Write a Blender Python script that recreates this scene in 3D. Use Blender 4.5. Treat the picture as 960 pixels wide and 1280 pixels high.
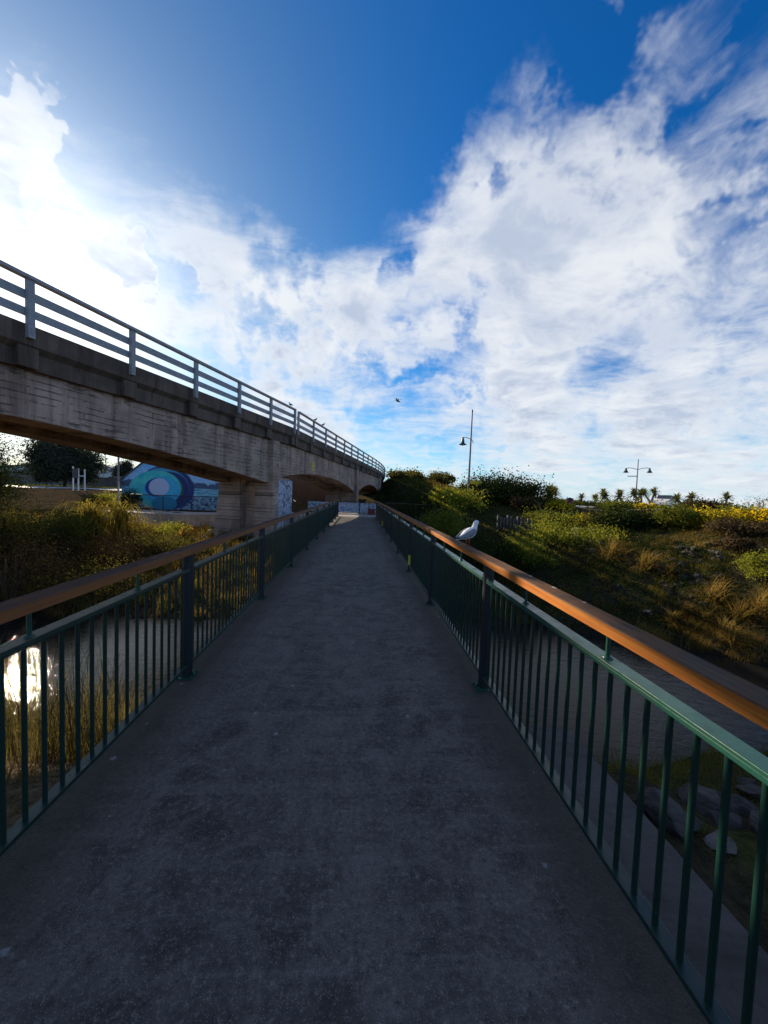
import bpy, bmesh, math, random
import numpy as np
from mathutils import Vector, Matrix
R = math.radians
for o in list(bpy.data.objects): bpy.data.objects.remove(o)
S = bpy.context.scene
C = S.collection

# ------------------------------------------------------------------ camera
YAW, PITCH, ROLL, FPX, CAMH = .0652, -.0494, .0359, 467.0, 1.7
def _basis():
    f = np.array([math.sin(YAW)*math.cos(PITCH), math.cos(YAW)*math.cos(PITCH), math.sin(PITCH)])
    r = np.array([math.cos(YAW), -math.sin(YAW), 0.0]); u = np.cross(r, f)
    c, s = math.cos(ROLL), math.sin(ROLL)
    return f, c*r+s*u, -s*r+c*u
CF, CR, CU = _basis(); CPOS = np.array([0, 0, CAMH])
cam = bpy.data.cameras.new('camera'); camo = bpy.data.objects.new('camera', cam); C.objects.link(camo)
camo.matrix_world = Matrix(((CR[0], CU[0], -CF[0], 0), (CR[1], CU[1], -CF[1], 0), (CR[2], CU[2], -CF[2], CAMH), (0, 0, 0, 1)))
cam.sensor_fit = 'HORIZONTAL'; cam.sensor_width = 36; cam.lens = 36*FPX/960
cam.clip_start = .05; cam.clip_end = 40000
S.camera = camo
def ray(x, y):                                   # photo pixel -> direction
    d = CF*FPX+CR*(x-480)+CU*(640-y); return d/np.linalg.norm(d)
def atY(x, y, Y): d = ray(x, y); return CPOS+d*(Y-CPOS[1])/d[1]
def atZ(x, y, Z): d = ray(x, y); return CPOS+d*(Z-CPOS[2])/d[2]

# ------------------------------------------------------------------ light
SUN_EL, SUN_AZ = 20.5, -41.5                     # azimuth from +Y towards +X
SUND = Vector((math.sin(R(SUN_AZ))*math.cos(R(SUN_EL)), math.cos(R(SUN_AZ))*math.cos(R(SUN_EL)), math.sin(R(SUN_EL))))
sl = bpy.data.lights.new('sun', 'SUN'); sl.energy = 5.0; sl.angle = R(.55); sl.color = (1, .84, .62)
so = bpy.data.objects.new('sun', sl); C.objects.link(so); so.rotation_euler = SUND.to_track_quat('Z', 'Y').to_euler()
so.location = (-30, 30, 25)
S.view_settings.view_transform = 'Standard'; S.view_settings.look = 'None'; S.view_settings.gamma = 1
S.view_settings.exposure = .7; S.view_settings.use_curve_mapping = False
S.render.engine = 'CYCLES'; S.cycles.max_bounces = 8; S.cycles.diffuse_bounces = 3; S.cycles.glossy_bounces = 3; S.cycles.transmission_bounces = 3

# ------------------------------------------------------------------ node helper
class NT:
    def __init__(s, tree): s.t = tree; s.n = tree.nodes; s.l = tree.links
    def new(s, typ, **kw):
        n = s.n.new(typ)
        for k, v in kw.items(): setattr(n, k, v)
        return n
    def put(s, sock, v):
        if isinstance(v, bpy.types.NodeSocket): s.l.new(v, sock)
        elif isinstance(v, (tuple, list)) and sock.type == 'RGBA' and len(v) == 3: sock.default_value = (*v, 1)
        else: sock.default_value = v
    def m(s, op, a, b=None, c=None, clamp=False):
        n = s.new('ShaderNodeMath', operation=op, use_clamp=clamp)
        for i, v in enumerate((a, b, c)):
            if v is not None: s.put(n.inputs[i], v)
        return n.outputs[0]
    def vm(s, op, a, b=None, out=0):
        n = s.new('ShaderNodeVectorMath', operation=op); s.put(n.inputs[0], a)
        if b is not None:
            if op == 'SCALE': s.put(n.inputs[3], b)
            else: s.put(n.inputs[1], b)
        return n.outputs[out]
    def dot(s, a, b): return s.vm('DOT_PRODUCT', a, b, 1)
    def sep(s, v): n = s.new('ShaderNodeSeparateXYZ'); s.put(n.inputs[0], v); return n.outputs
    def comb(s, x, y, z):
        n = s.new('ShaderNodeCombineXYZ')
        for i, v in enumerate((x, y, z)): s.put(n.inputs[i], v)
        return n.outputs[0]
    def ss(s, v, a, b, o0=0., o1=1.):
        n = s.new('ShaderNodeMapRange', interpolation_type='SMOOTHSTEP')
        for i, q in enumerate((v, a, b, o0, o1)): s.put(n.inputs[i], q)
        return n.outputs[0]
    def lin(s, v, a, b, o0=0., o1=1.):
        n = s.new('ShaderNodeMapRange')
        for i, q in enumerate((v, a, b, o0, o1)): s.put(n.inputs[i], q)
        return n.outputs[0]
    def mix(s, f, a, b, bt='MIX'):
        n = s.new('ShaderNodeMix', data_type='RGBA', blend_type=bt)
        s.put(n.inputs[0], f); s.put(n.inputs[6], a); s.put(n.inputs[7], b); return n.outputs[2]
    def noise(s, vec, scale, detail=4, rough=.55, dist=0., out=0, lac=2.):
        n = s.new('ShaderNodeTexNoise'); s.put(n.inputs['Vector'], vec); n.inputs['Scale'].default_value = scale
        n.inputs['Detail'].default_value = detail; n.inputs['Roughness'].default_value = rough
        n.inputs['Distortion'].default_value = dist; n.inputs['Lacunarity'].default_value = lac
        return n.outputs[out]
    def voro(s, vec, scale, out=0, feature='F1', rnd=1.):
        n = s.new('ShaderNodeTexVoronoi', feature=feature); s.put(n.inputs['Vector'], vec)
        n.inputs['Scale'].default_value = scale; n.inputs['Randomness'].default_value = rnd
        return n.outputs[out]
    def bump(s, h, st=.3, d=.02):
        n = s.new('ShaderNodeBump'); n.inputs['Strength'].default_value = st; n.inputs['Distance'].default_value = d
        s.put(n.inputs['Height'], h); return n.outputs[0]

# ------------------------------------------------------------------ sky
W = bpy.data.worlds.new('World'); S.world = W; W.use_nodes = True
def build_sky():
    t = NT(W.node_tree); t.n.clear()
    out = t.new('ShaderNodeOutputWorld'); bg = t.new('ShaderNodeBackground'); t.l.new(bg.outputs[0], out.inputs[0])
    sky = t.new('ShaderNodeTexSky', sky_type='NISHITA'); sky.sun_disc = False
    sky.sun_elevation = R(SUN_EL); sky.sun_rotation = R(SUN_AZ); sky.altitude = 0
    sky.air_density = 1.0; sky.dust_density = .6; sky.ozone_density = 2.5
    d = t.vm('NORMALIZE', t.new('ShaderNodeTexCoord').outputs['Generated'])
    x, y, z = t.sep(d)
    hs = t.new('ShaderNodeHueSaturation'); t.l.new(sky.outputs[0], hs.inputs['Color'])
    hs.inputs['Saturation'].default_value = 1.35; hs.inputs['Value'].default_value = 1.05
    near = t.ss(t.dot(d, tuple(SUND)), .60, .98)
    base = t.mix(1.0, hs.outputs[0], t.mix(near, (.26, .98, 1.36), (.80, .96, 1.02)), 'MULTIPLY')
    zz = t.m('ADD', t.m('MAXIMUM', z, 0.), .16)
    p = t.comb(t.m('DIVIDE', x, zz), t.m('DIVIDE', y, zz), 0.)
    # where cloud banks and clear gaps lie: (pixel in photo -> direction), angular radius in degrees, weight
    blobs = [(150, 275, 19, .40), (20, 300, 13, .30), (290, 285, 13, .38), (385, 365, 12, .34), (470, 360, 12, .30), (550, 260, 14, .30), (640, 330, 18, .26), (720, 190, 19, .20), (820, 120, 17, .17),
             (860, 260, 17, .24), (950, 270, 13, .14), (600, 420, 17, .24), (760, 440, 19, .28), (940, 520, 17, .26), (420, 460, 14, .30), (330, 430, 10, .22), (620, 530, 16, .2), (850, 550, 16, .2), (420, 550, 10, .2), (0, 110, 9, .04), (60, 168, 4, .34), (186, 170, 3.5, .5), (10, 40, 8, .10), (575, 165, 11, .22), (625, 110, 10, .18),
             (420, 60, 24, -.60), (432, 215, 12, -.42), (150, 70, 20, -.46), (280, 120, 15, -.42), (930, 30, 12, -.40), (945, 345, 9, -.34),
             (930, 190, 8, -.24), (525, 425, 8, -.42), (250, 400, 6, -.40), (180, 372, 7, -.30), (690, 275, 7, -.24), (570, 335, 7, -.14), (560, 565, 6, -.2),
             (800, 585, 6, -.16), (900, 605, 7, -.2), (690, 10, 12, -.3), (600, 40, 13, -.3), (480, 505, 5, -.14), (780, 30, 9, -.15)]
    q1 = t.vm('SUBTRACT', t.noise(d, 4., 5, .62, out=1), (.5, .5, .5)); dw = t.vm('ADD', d, t.vm('SCALE', q1, .13))
    cov = None
    for px, py, rad, w in blobs:
        c = ray(px, py)
        m = t.ss(t.dot(dw, tuple(float(q) for q in c)), math.cos(R(rad)), math.cos(R(rad*.15)), 0., w)
        cov = m if cov is None else t.m('ADD', cov, m)
    wp = t.noise(p, 1.0, 3, .5, out=1)
    pw = t.vm('ADD', p, t.vm('SCALE', t.vm('SUBTRACT', wp, (.5, .5, .5)), .7))
    n1 = t.noise(pw, 2.0, 8, .60, .2)
    n2 = t.noise(t.vm('MULTIPLY', pw, (.7, 1.0, 1.0)), 7.5, 7, .68, .35)
    n = t.m('ADD', t.m('MULTIPLY', n1, .62), t.m('MULTIPLY', n2, .38))
    low = t.ss(z, .36, .02, 0., .16)
    val = t.m('ADD', t.m('ADD', t.m('MULTIPLY', t.m('SUBTRACT', n, .5), 1.7), t.m('MULTIPLY', cov, .80)), t.m('ADD', low, .40))
    dens = t.ss(val, .20, 1.0)
    thick = t.ss(val, .66, 1.1)
    sd = t.m('MAXIMUM', t.dot(d, tuple(SUND)), 0.)
    glow = t.m('POWER', sd, 5.)
    g2 = t.m('POWER', sd, 45.)
    g3 = t.m('POWER', sd, 400.)
    shade = t.ss(t.noise(pw, 3.0, 4, .6, .2), .36, .66)
    cc = t.mix(t.m('MULTIPLY', thick, shade), (10.2, 10.6, 11.1), (6.2, 7.1, 8.8))
    lum = t.m('ADD', t.m('ADD', .77, t.m('MULTIPLY', glow, .05)), t.m('MULTIPLY', g2, .35))
    cc = t.vm('SCALE', cc, lum)
    hz = t.ss(z, .25, 0., 0., .6)
    base = t.mix(hz, base, (5.6, 7.8, 9.8))
    base = t.vm('ADD', base, t.vm('SCALE', (8.6, 8.8, 9.), t.m('ADD', t.m('ADD', t.m('MULTIPLY', glow, .06), t.m('MULTIPLY', g2, .22)), t.m('MULTIPLY', g3, 2.))))
    col = t.mix(t.m('MULTIPLY', dens, .95), base, cc)
    t.l.new(col, bg.inputs[0]); bg.inputs[1].default_value = .067
build_sky()

# ------------------------------------------------------------------ materials
MAT = {}
def material(name, fn, **kw):
    m = bpy.data.materials.new(name); m.use_nodes = True; t = NT(m.node_tree)
    b = t.n['Principled BSDF']; b.inputs['Specular IOR Level'].default_value = kw.get('spec', .4)
    b.inputs['Roughness'].default_value = kw.get('rough', .7); b.inputs['Metallic'].default_value = kw.get('metal', 0.)
    r = fn(t, b)
    if r is not None: t.put(b.inputs['Base Color'], r)
    MAT[name] = m; return m
def oco(t): return t.new('ShaderNodeTexCoord').outputs['Object']
def gpos(t): return t.new('ShaderNodeNewGeometry').outputs['Position']
def plain(name, col, var=.15, scale=6, bump=.1, **kw):
    def fn(t, b):
        p = gpos(t); n = t.noise(p, scale, 5, .6)
        if bump: t.put(b.inputs['Normal'], t.bump(t.noise(p, scale*8, 3), bump, .01))
        return t.mix(t.ss(n, .3, .7), tuple(c*(1-var) for c in col), tuple(min(1, c*(1+var)) for c in col))
    return material(name, fn, **kw)

def asphalt(t, b):
    p = gpos(t)
    big = t.noise(p, .8, 6, .65, .5); mid = t.noise(p, 5, 7, .72, .6); fine = t.noise(p, 150, 3, .7); grit = t.voro(p, 110); chip = t.voro(p, 42)
    trans = t.noise(t.vm('MULTIPLY', p, (.30, 5., 1.)), 1.5, 6, .7); lng = t.noise(t.vm('MULTIPLY', p, (3., .22, 1.)), 1.2, 6, .65, .5)
    c = t.mix(t.ss(mid, .34, .66), (.042, .035, .030), (.155, .131, .110))
    c = t.mix(t.ss(big, .42, .66, 0., .6), c, (.175, .148, .124))
    c = t.mix(t.ss(lng, .46, .68, 0., .5), c, (.050, .043, .038))
    c = t.mix(t.ss(trans, .48, .68, 0., .45), c, (.19, .166, .142))
    c = t.mix(t.ss(grit, .30, .06, 0., .75), c, (.36, .32, .28))
    c = t.mix(t.ss(chip, .16, .05, 0., .55), c, (.30, .27, .235))
    gr = t.noise(p, 34, 4, .75)
    c = t.mix(t.ss(gr, .52, .72, 0., .75), c, (.27, .24, .205))
    c = t.mix(t.ss(gr, .48, .30, 0., .75), c, (.034, .028, .024))
    c = t.mix(t.ss(fine, .50, .70, 0., .5), c, (.026, .023, .021))
    x = t.sep(p)[0]                                                    # darker, browner strips along the two edges of the deck
    e = t.m('MAXIMUM', t.ss(t.m('ADD', x, t.m('MULTIPLY', mid, .5)), .95, 1.45), t.ss(t.m('SUBTRACT', x, t.m('MULTIPLY', mid, .5)), -1.25, -1.8))
    c = t.mix(t.m('MULTIPLY', e, .8), c, t.mix(t.ss(fine, .4, .6), (.028, .021, .016), (.062, .048, .035)))
    v = t.new('ShaderNodeTexVoronoi', voronoi_dimensions='2D'); t.put(v.inputs['Vector'], t.vm('ADD', p, t.vm('SCALE', t.noise(p, 38, 3, .6, out=1), .05))); v.inputs['Scale'].default_value = 4.2
    pick = t.m('GREATER_THAN', t.sep(v.outputs['Color'])[0], .84)
    sz = t.lin(t.sep(v.outputs['Color'])[1], 0., 1., .02, .10)
    spl = t.m('MULTIPLY', t.ss(v.outputs['Distance'], sz, t.m('MULTIPLY', sz, .3)), pick)
    c = t.mix(t.m('MULTIPLY', spl, .45), c, (.40, .41, .42))           # gull droppings
    t.put(b.inputs['Normal'], t.bump(t.m('ADD', t.m('MULTIPLY', grit, -.9), t.m('ADD', t.m('MULTIPLY', fine, .6), t.m('ADD', t.m('MULTIPLY', trans, 1.2), mid))), .7, .008))
    b.inputs['Roughness'].default_value = .85
    return c
material('asphalt', asphalt)

def concrete(base, boards, tint=(.10, .075, .055)):
    def fn(t, b):
        p = gpos(t); x, y, z = t.sep(p)
        al = t.m('ADD', t.m('MULTIPLY', y, .96), t.m('MULTIPLY', x, .28))
        uv = t.comb(al, z, 0.)
        n = t.noise(p, 1.1, 6, .65, .5); f = t.noise(p, 26, 4, .65)
        st = t.noise(t.comb(t.m('MULTIPLY', al, 2.2), t.m('MULTIPLY', z, .16), y), 1., 5, .65)
        c = t.mix(t.ss(n, .3, .7), tuple(q*.62 for q in base), tuple(q*1.25 for q in base))
        c = t.mix(t.ss(st, .46, .64, 0., .8), c, tint)
        c = t.mix(t.ss(f, .5, .75, 0., .5), c, tuple(q*.45 for q in base))
        h = t.m('MULTIPLY', f, .3)
        if boards:
            wv = t.vm('ADD', uv, t.vm('SCALE', t.noise(p, 1.1, 5, .6, out=1), .10))
            br = t.new('ShaderNodeTexBrick'); t.put(br.inputs['Vector'], wv)
            br.inputs['Scale'].default_value = 1.; br.inputs['Brick Width'].default_value = 1.3; br.inputs['Row Height'].default_value = .16
            br.inputs['Mortar Size'].default_value = .016; br.inputs['Mortar Smooth'].default_value = .3; br.offset = .37
            br.inputs['Color1'].default_value = (.2, .2, .2, 1); br.inputs['Color2'].default_value = (.9, .9, .9, 1); br.inputs['Mortar'].default_value = (.5, .5, .5, 1)
            brk = t.ss(t.noise(uv, 1.7, 5, .75), .44, .60)
            line = t.m('MULTIPLY', br.outputs['Fac'], brk)
            c = t.mix(t.m('MULTIPLY', t.sep(br.outputs['Color'])[0], .22), c, tuple(q*1.35 for q in base))
            sp = t.m('MULTIPLY', t.ss(t.noise(t.vm('MULTIPLY', uv, (1., 3.6, 1.)), .85, 6, .74), .58, .68), t.ss(n, .3, .55))
            c = t.mix(t.m('MULTIPLY', sp, .7), c, (.032, .026, .022))
            c = t.mix(t.m('MULTIPLY', line, .62), c, (.028, .024, .02))
            h = t.m('SUBTRACT', t.m('SUBTRACT', t.m('ADD', h, t.m('MULTIPLY', t.sep(br.outputs['Color'])[0], .5)), t.m('MULTIPLY', line, 2.)), t.m('MULTIPLY', sp, 1.4))
        t.put(b.inputs['Normal'], t.bump(h, .8, .025))
        b.inputs['Roughness'].default_value = .9
        return c
    return fn
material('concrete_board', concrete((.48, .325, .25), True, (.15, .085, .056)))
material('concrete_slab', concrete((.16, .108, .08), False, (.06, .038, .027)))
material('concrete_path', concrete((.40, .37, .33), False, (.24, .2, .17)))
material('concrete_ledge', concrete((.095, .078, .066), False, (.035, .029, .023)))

def graffiti(t, b):                                   # sprayed pale and blue patches on old concrete
    p = gpos(t); n = t.noise(p, 2.6, 4, .6, 1.6); v = t.noise(p, 5., 3, .6, 2.5)
    c = t.mix(t.ss(n, .42, .5), (.20, .17, .155), (.52, .56, .66))
    c = t.mix(t.ss(v, .55, .6), c, (.06, .14, .34))
    return t.mix(t.ss(t.noise(p, 9, 3, .6, 2.), .6, .65), c, (.03, .035, .05))
material('graffiti', graffiti)
def graffiti_panel(t, b):
    p = gpos(t); n = t.noise(t.vm('MULTIPLY', p, (1., 1., 1.6)), 2.4, 3, .6, 2.2)
    c = t.mix(t.ss(n, .54, .58), (.66, .70, .76), (.09, .25, .52))
    return t.mix(t.ss(t.noise(p, 5.5, 2, .5, 2.), .60, .64), c, (.05, .1, .2))
material('graffiti_panel', graffiti_panel)

def painted(name, col, rough=.38, chips=.5, chipcol=(.12, .06, .035)):
    def fn(t, b):
        p = gpos(t); n = t.noise(p, 9, 5, .65); f = t.noise(p, 60, 4, .7)
        c = t.mix(t.ss(n, .35, .7, 0., .5), col, tuple(q*.6 for q in col))
        c = t.mix(t.ss(f, .66, .72, 0., chips), c, chipcol)
        t.put(b.inputs['Roughness'], t.lin(n, .3, .7, rough-.08, rough+.15))
        t.put(b.inputs['Normal'], t.bump(t.m('ADD', n, f), .12, .004))
        return c
    return material(name, fn, spec=.5)
painted('green_paint', (.014, .072, .052), .30); painted('green_shaded', (.006, .030, .023), .32, .7); painted('dark_paint', (.010, .016, .022), .42)  # the darker green repeats green_paint with the shade put into its colour
painted('white_rail', (.36, .355, .37), .55, .6, (.2, .15, .12)); painted('lamp_steel', (.16, .17, .24), .4, .2); painted('lamp_green', (.02, .05, .045), .35)
painted('white_paint', (.72, .72, .70), .5, .2); painted('galv', (.30, .31, .33), .4, .2)
painted('yellow_sign', (.95, .62, .02), .5, .1); painted('black_print', (.015, .015, .015), .6, 0.); painted('yellow_tape', (.62, .56, .04), .5, .3)
painted('red_paint', (.16, .018, .018), .5, .2); painted('rust_rail', (.13, .065, .05), .6, .5)

def timber(t, b, k=1.):
    p = gpos(t); nrm = t.sep(t.new('ShaderNodeNewGeometry').outputs['Normal'])[2]
    g = t.noise(t.vm('MULTIPLY', p, (46., 1.5, 46.)), 1., 5, .65, .3); n = t.noise(p, 3., 5, .6, .4)
    c = t.mix(t.ss(g, .3, .7), (.36, .105, .016), (.54, .195, .030))
    c = t.mix(t.ss(n, .5, .75, 0., .6), c, (.22, .066, .014))
    w = t.mix(t.ss(g, .3, .7), (.042, .029, .022), (.16, .112, .078))
    w = t.mix(t.ss(n, .42, .62, 0., .65), w, (.20, .095, .045))
    c = t.mix(t.ss(t.m('ADD', nrm, t.m('MULTIPLY', n, .2)), .55, .85), c, w)      # weathered upper face
    v = t.new('ShaderNodeTexVoronoi', voronoi_dimensions='2D'); t.put(v.inputs['Vector'], t.vm('ADD', p, t.vm('SCALE', t.noise(p, 40, 2, out=1), .03))); v.inputs['Scale'].default_value = 5.5
    pick = t.m('GREATER_THAN', t.sep(v.outputs['Color'])[0], .55)
    sz = t.lin(t.sep(v.outputs['Color'])[1], 0., 1., .02, .15)
    spl = t.m('MULTIPLY', t.m('MULTIPLY', t.ss(v.outputs['Distance'], sz, t.m('MULTIPLY', sz, .6)), pick), t.ss(nrm, .5, .8))
    c = t.mix(t.m('MULTIPLY', spl, .75), c, (.55, .53, .50))
    t.put(b.inputs['Normal'], t.bump(t.m('ADD', g, t.m('MULTIPLY', n, .5)), .35, .004)); t.put(b.inputs['Roughness'], t.m('ADD', t.lin(g, .3, .7, .45, .6), t.ss(nrm, .5, .9, 0., .4)))
    t.put(b.inputs['Specular IOR Level'], t.ss(nrm, .5, .9, .3, .06))
    return c
material('timber', timber, spec=.25)
def timber_shaded(t, b): return t.mix(.62, timber(t, b), (.075, .036, .026))
material('timber_shaded', timber_shaded, spec=.25)   # same wood, with the shade on this rail put into its colour
plain('grey_timber', (.10, .09, .078), .3, 5); plain('bark', (.075, .055, .042), .3, 7, .5); plain('pale_bark', (.22, .19, .15), .25, 7, .4)
plain('rock', (.055, .044, .036), .5, 6, .9, rough=.9); plain('pale_rock', (.12, .098, .078), .45, 7, .9, rough=.9)
plain('house_white', (.68, .68, .66), .08, 2, 0); plain('roof_dark', (.10, .10, .11), .2, 2, 0); plain('roof_grey', (.22, .22, .23), .15, 2, 0)
plain('fence_grey', (.17, .16, .165), .2, 1.5, .1); plain('brick_dark', (.045, .034, .031), .3, 1.2, .3); plain('road_tar', (.10, .10, .105), .15, 1, .1)
plain('pavement', (.30, .29, .275), .12, 1, .1); plain('dark_glass', (.02, .025, .03), .1, 1, 0, rough=.08, spec=.8)
plain('car_white', (.74, .75, .76), .03, 1, 0, rough=.18, spec=.6); plain('rubber', (.02, .02, .02), .1, 4, 0)
plain('mountain_hazy', (.23, .29, .39), .2, .002, 0, rough=1., spec=0.)  # distance haze put into the mountain colour as blue
plain('gull_white', (.80, .79, .79), .06, 30, .25, rough=.75); plain('gull_grey', (.24, .25, .28), .12, 30, .25, rough=.7)
plain('gull_red', (.38, .045, .05), .1, 60, 0, rough=.45); plain('gull_black', (.012, .012, .014), .1, 60, 0, rough=.3)
plain('bird_dark', (.10, .10, .11), .2, 30, 0); plain('glass_lamp', (.7, .7, .66), .05, 5, 0, rough=.2)

def foliage(name, dark, light, trans=.45, rough=.55, extra=None):
    m = bpy.data.materials.new(name); m.use_nodes = True; t = NT(m.node_tree); b = t.n['Principled BSDF']
    g = t.new('ShaderNodeNewGeometry'); rnd = g.outputs['Random Per Island']; n = t.noise(g.outputs['Position'], .9, 4, .6)
    f = t.m('ADD', t.m('MULTIPLY', rnd, .55), t.m('MULTIPLY', t.ss(n, .3, .7), .45))
    c = t.mix(f, dark, light)
    if extra: c = t.mix(t.m('GREATER_THAN', rnd, 1-extra[1]), c, extra[0])
    t.put(b.inputs['Base Color'], c); b.inputs['Roughness'].default_value = max(.6, rough); b.inputs['Specular IOR Level'].default_value = .0
    tr = t.new('ShaderNodeBsdfTranslucent'); t.put(tr.inputs[0], t.mix(.16, c, (.5, .42, .06), 'MIX') if trans > .3 else c)
    mx = t.new('ShaderNodeMixShader'); mx.inputs[0].default_value = trans
    t.l.new(b.outputs[0], mx.inputs[1]); t.l.new(tr.outputs[0], mx.inputs[2]); t.l.new(mx.outputs[0], t.n['Material Output'].inputs[0])
    MAT[name] = m
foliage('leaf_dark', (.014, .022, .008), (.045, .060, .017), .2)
foliage('leaf_mid', (.045, .066, .010), (.19, .21, .030), .45)
foliage('leaf_lime', (.09, .12, .012), (.32, .32, .04), .45)
foliage('leaf_olive', (.036, .036, .012), (.15, .13, .036), .35)
foliage('leaf_brown', (.030, .021, .012), (.095, .066, .034), .2)
foliage('leaf_daisy', (.045, .062, .012), (.17, .18, .025), .4, extra=((.80, .56, .02), .55))
foliage('leaf_palm', (.035, .05, .015), (.14, .15, .045), .4)
foliage('leaf_flax', (.10, .09, .016), (.50, .38, .07), .5, .5)
foliage('leaf_pohut', (.030, .036, .026), (.075, .08, .05), .3)  # paler leaf colour, with haze over the distant trees put into it
foliage('grass_dry', (.08, .052, .015), (.40, .25, .062), .45, .7)
foliage('grass_green', (.04, .05, .012), (.20, .18, .035), .45, .6)
foliage('grass_reed', (.05, .05, .018), (.24, .18, .085), .45, .6)
foliage('succulent', (.14, .085, .02), (.42, .23, .05), .4)

def ground(t, b):
    p = gpos(t); x, y, z = t.sep(p); n = t.noise(p, .7, 6, .65, .4); f = t.noise(p, 9, 5, .7); ff = t.noise(p, 60, 3, .7)
    c = t.mix(t.ss(f, .3, .7), (.035, .028, .018), (.085, .066, .038))
    c = t.mix(t.ss(n, .45, .62), c, t.mix(t.ss(f, .35, .7), (.035, .04, .014), (.095, .088, .03)))
    sand = t.m('MULTIPLY', t.ss(y, 7., 4.5), t.ss(x, -1.0, -2.6))
    c = t.mix(sand, c, t.mix(t.ss(f, .35, .65), (.10, .07, .04), (.30, .22, .13)))
    lawn = t.m('MULTIPLY', t.ss(y, 27., 31.), t.ss(x, -8., -14.))
    c = t.mix(lawn, c, t.mix(t.ss(f, .3, .7), (.07, .085, .018), (.13, .14, .03)))
    soil = t.m('MULTIPLY', t.m('MULTIPLY', t.ss(y, 22., 25.), t.ss(y, 66., 60.)), t.ss(x, -8., -14.))
    c = t.mix(soil, c, t.mix(t.ss(f, .3, .7), (.035, .025, .016), (.085, .062, .036)))
    wet = t.ss(z, -1.75, -2.02); c = t.mix(t.m('MULTIPLY', wet, .7), c, (.02, .016, .012))
    t.put(b.inputs['Roughness'], t.lin(wet, 0., 1., .9, .45))
    t.put(b.inputs['Normal'], t.bump(t.m('ADD', f, t.m('MULTIPLY', ff, .6)), .9, .05))
    return c
material('ground', ground, spec=.0)
def water(t, b):
    p = gpos(t)
    h = t.m('ADD', t.noise(t.vm('MULTIPLY', p, (1., 1.6, 1.)), 4.5, 5, .6, .5), t.m('MULTIPLY', t.noise(p, 22, 3, .6, .3), .25))
    t.put(b.inputs['Normal'], t.bump(h, .14, .05)); b.inputs['Roughness'].default_value = .035; b.inputs['IOR'].default_value = 1.33
    b.inputs['Specular IOR Level'].default_value = .15
    return t.mix(t.noise(p, .5, 4), (.010, .010, .009), (.024, .022, .018))
material('water', water)

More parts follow.
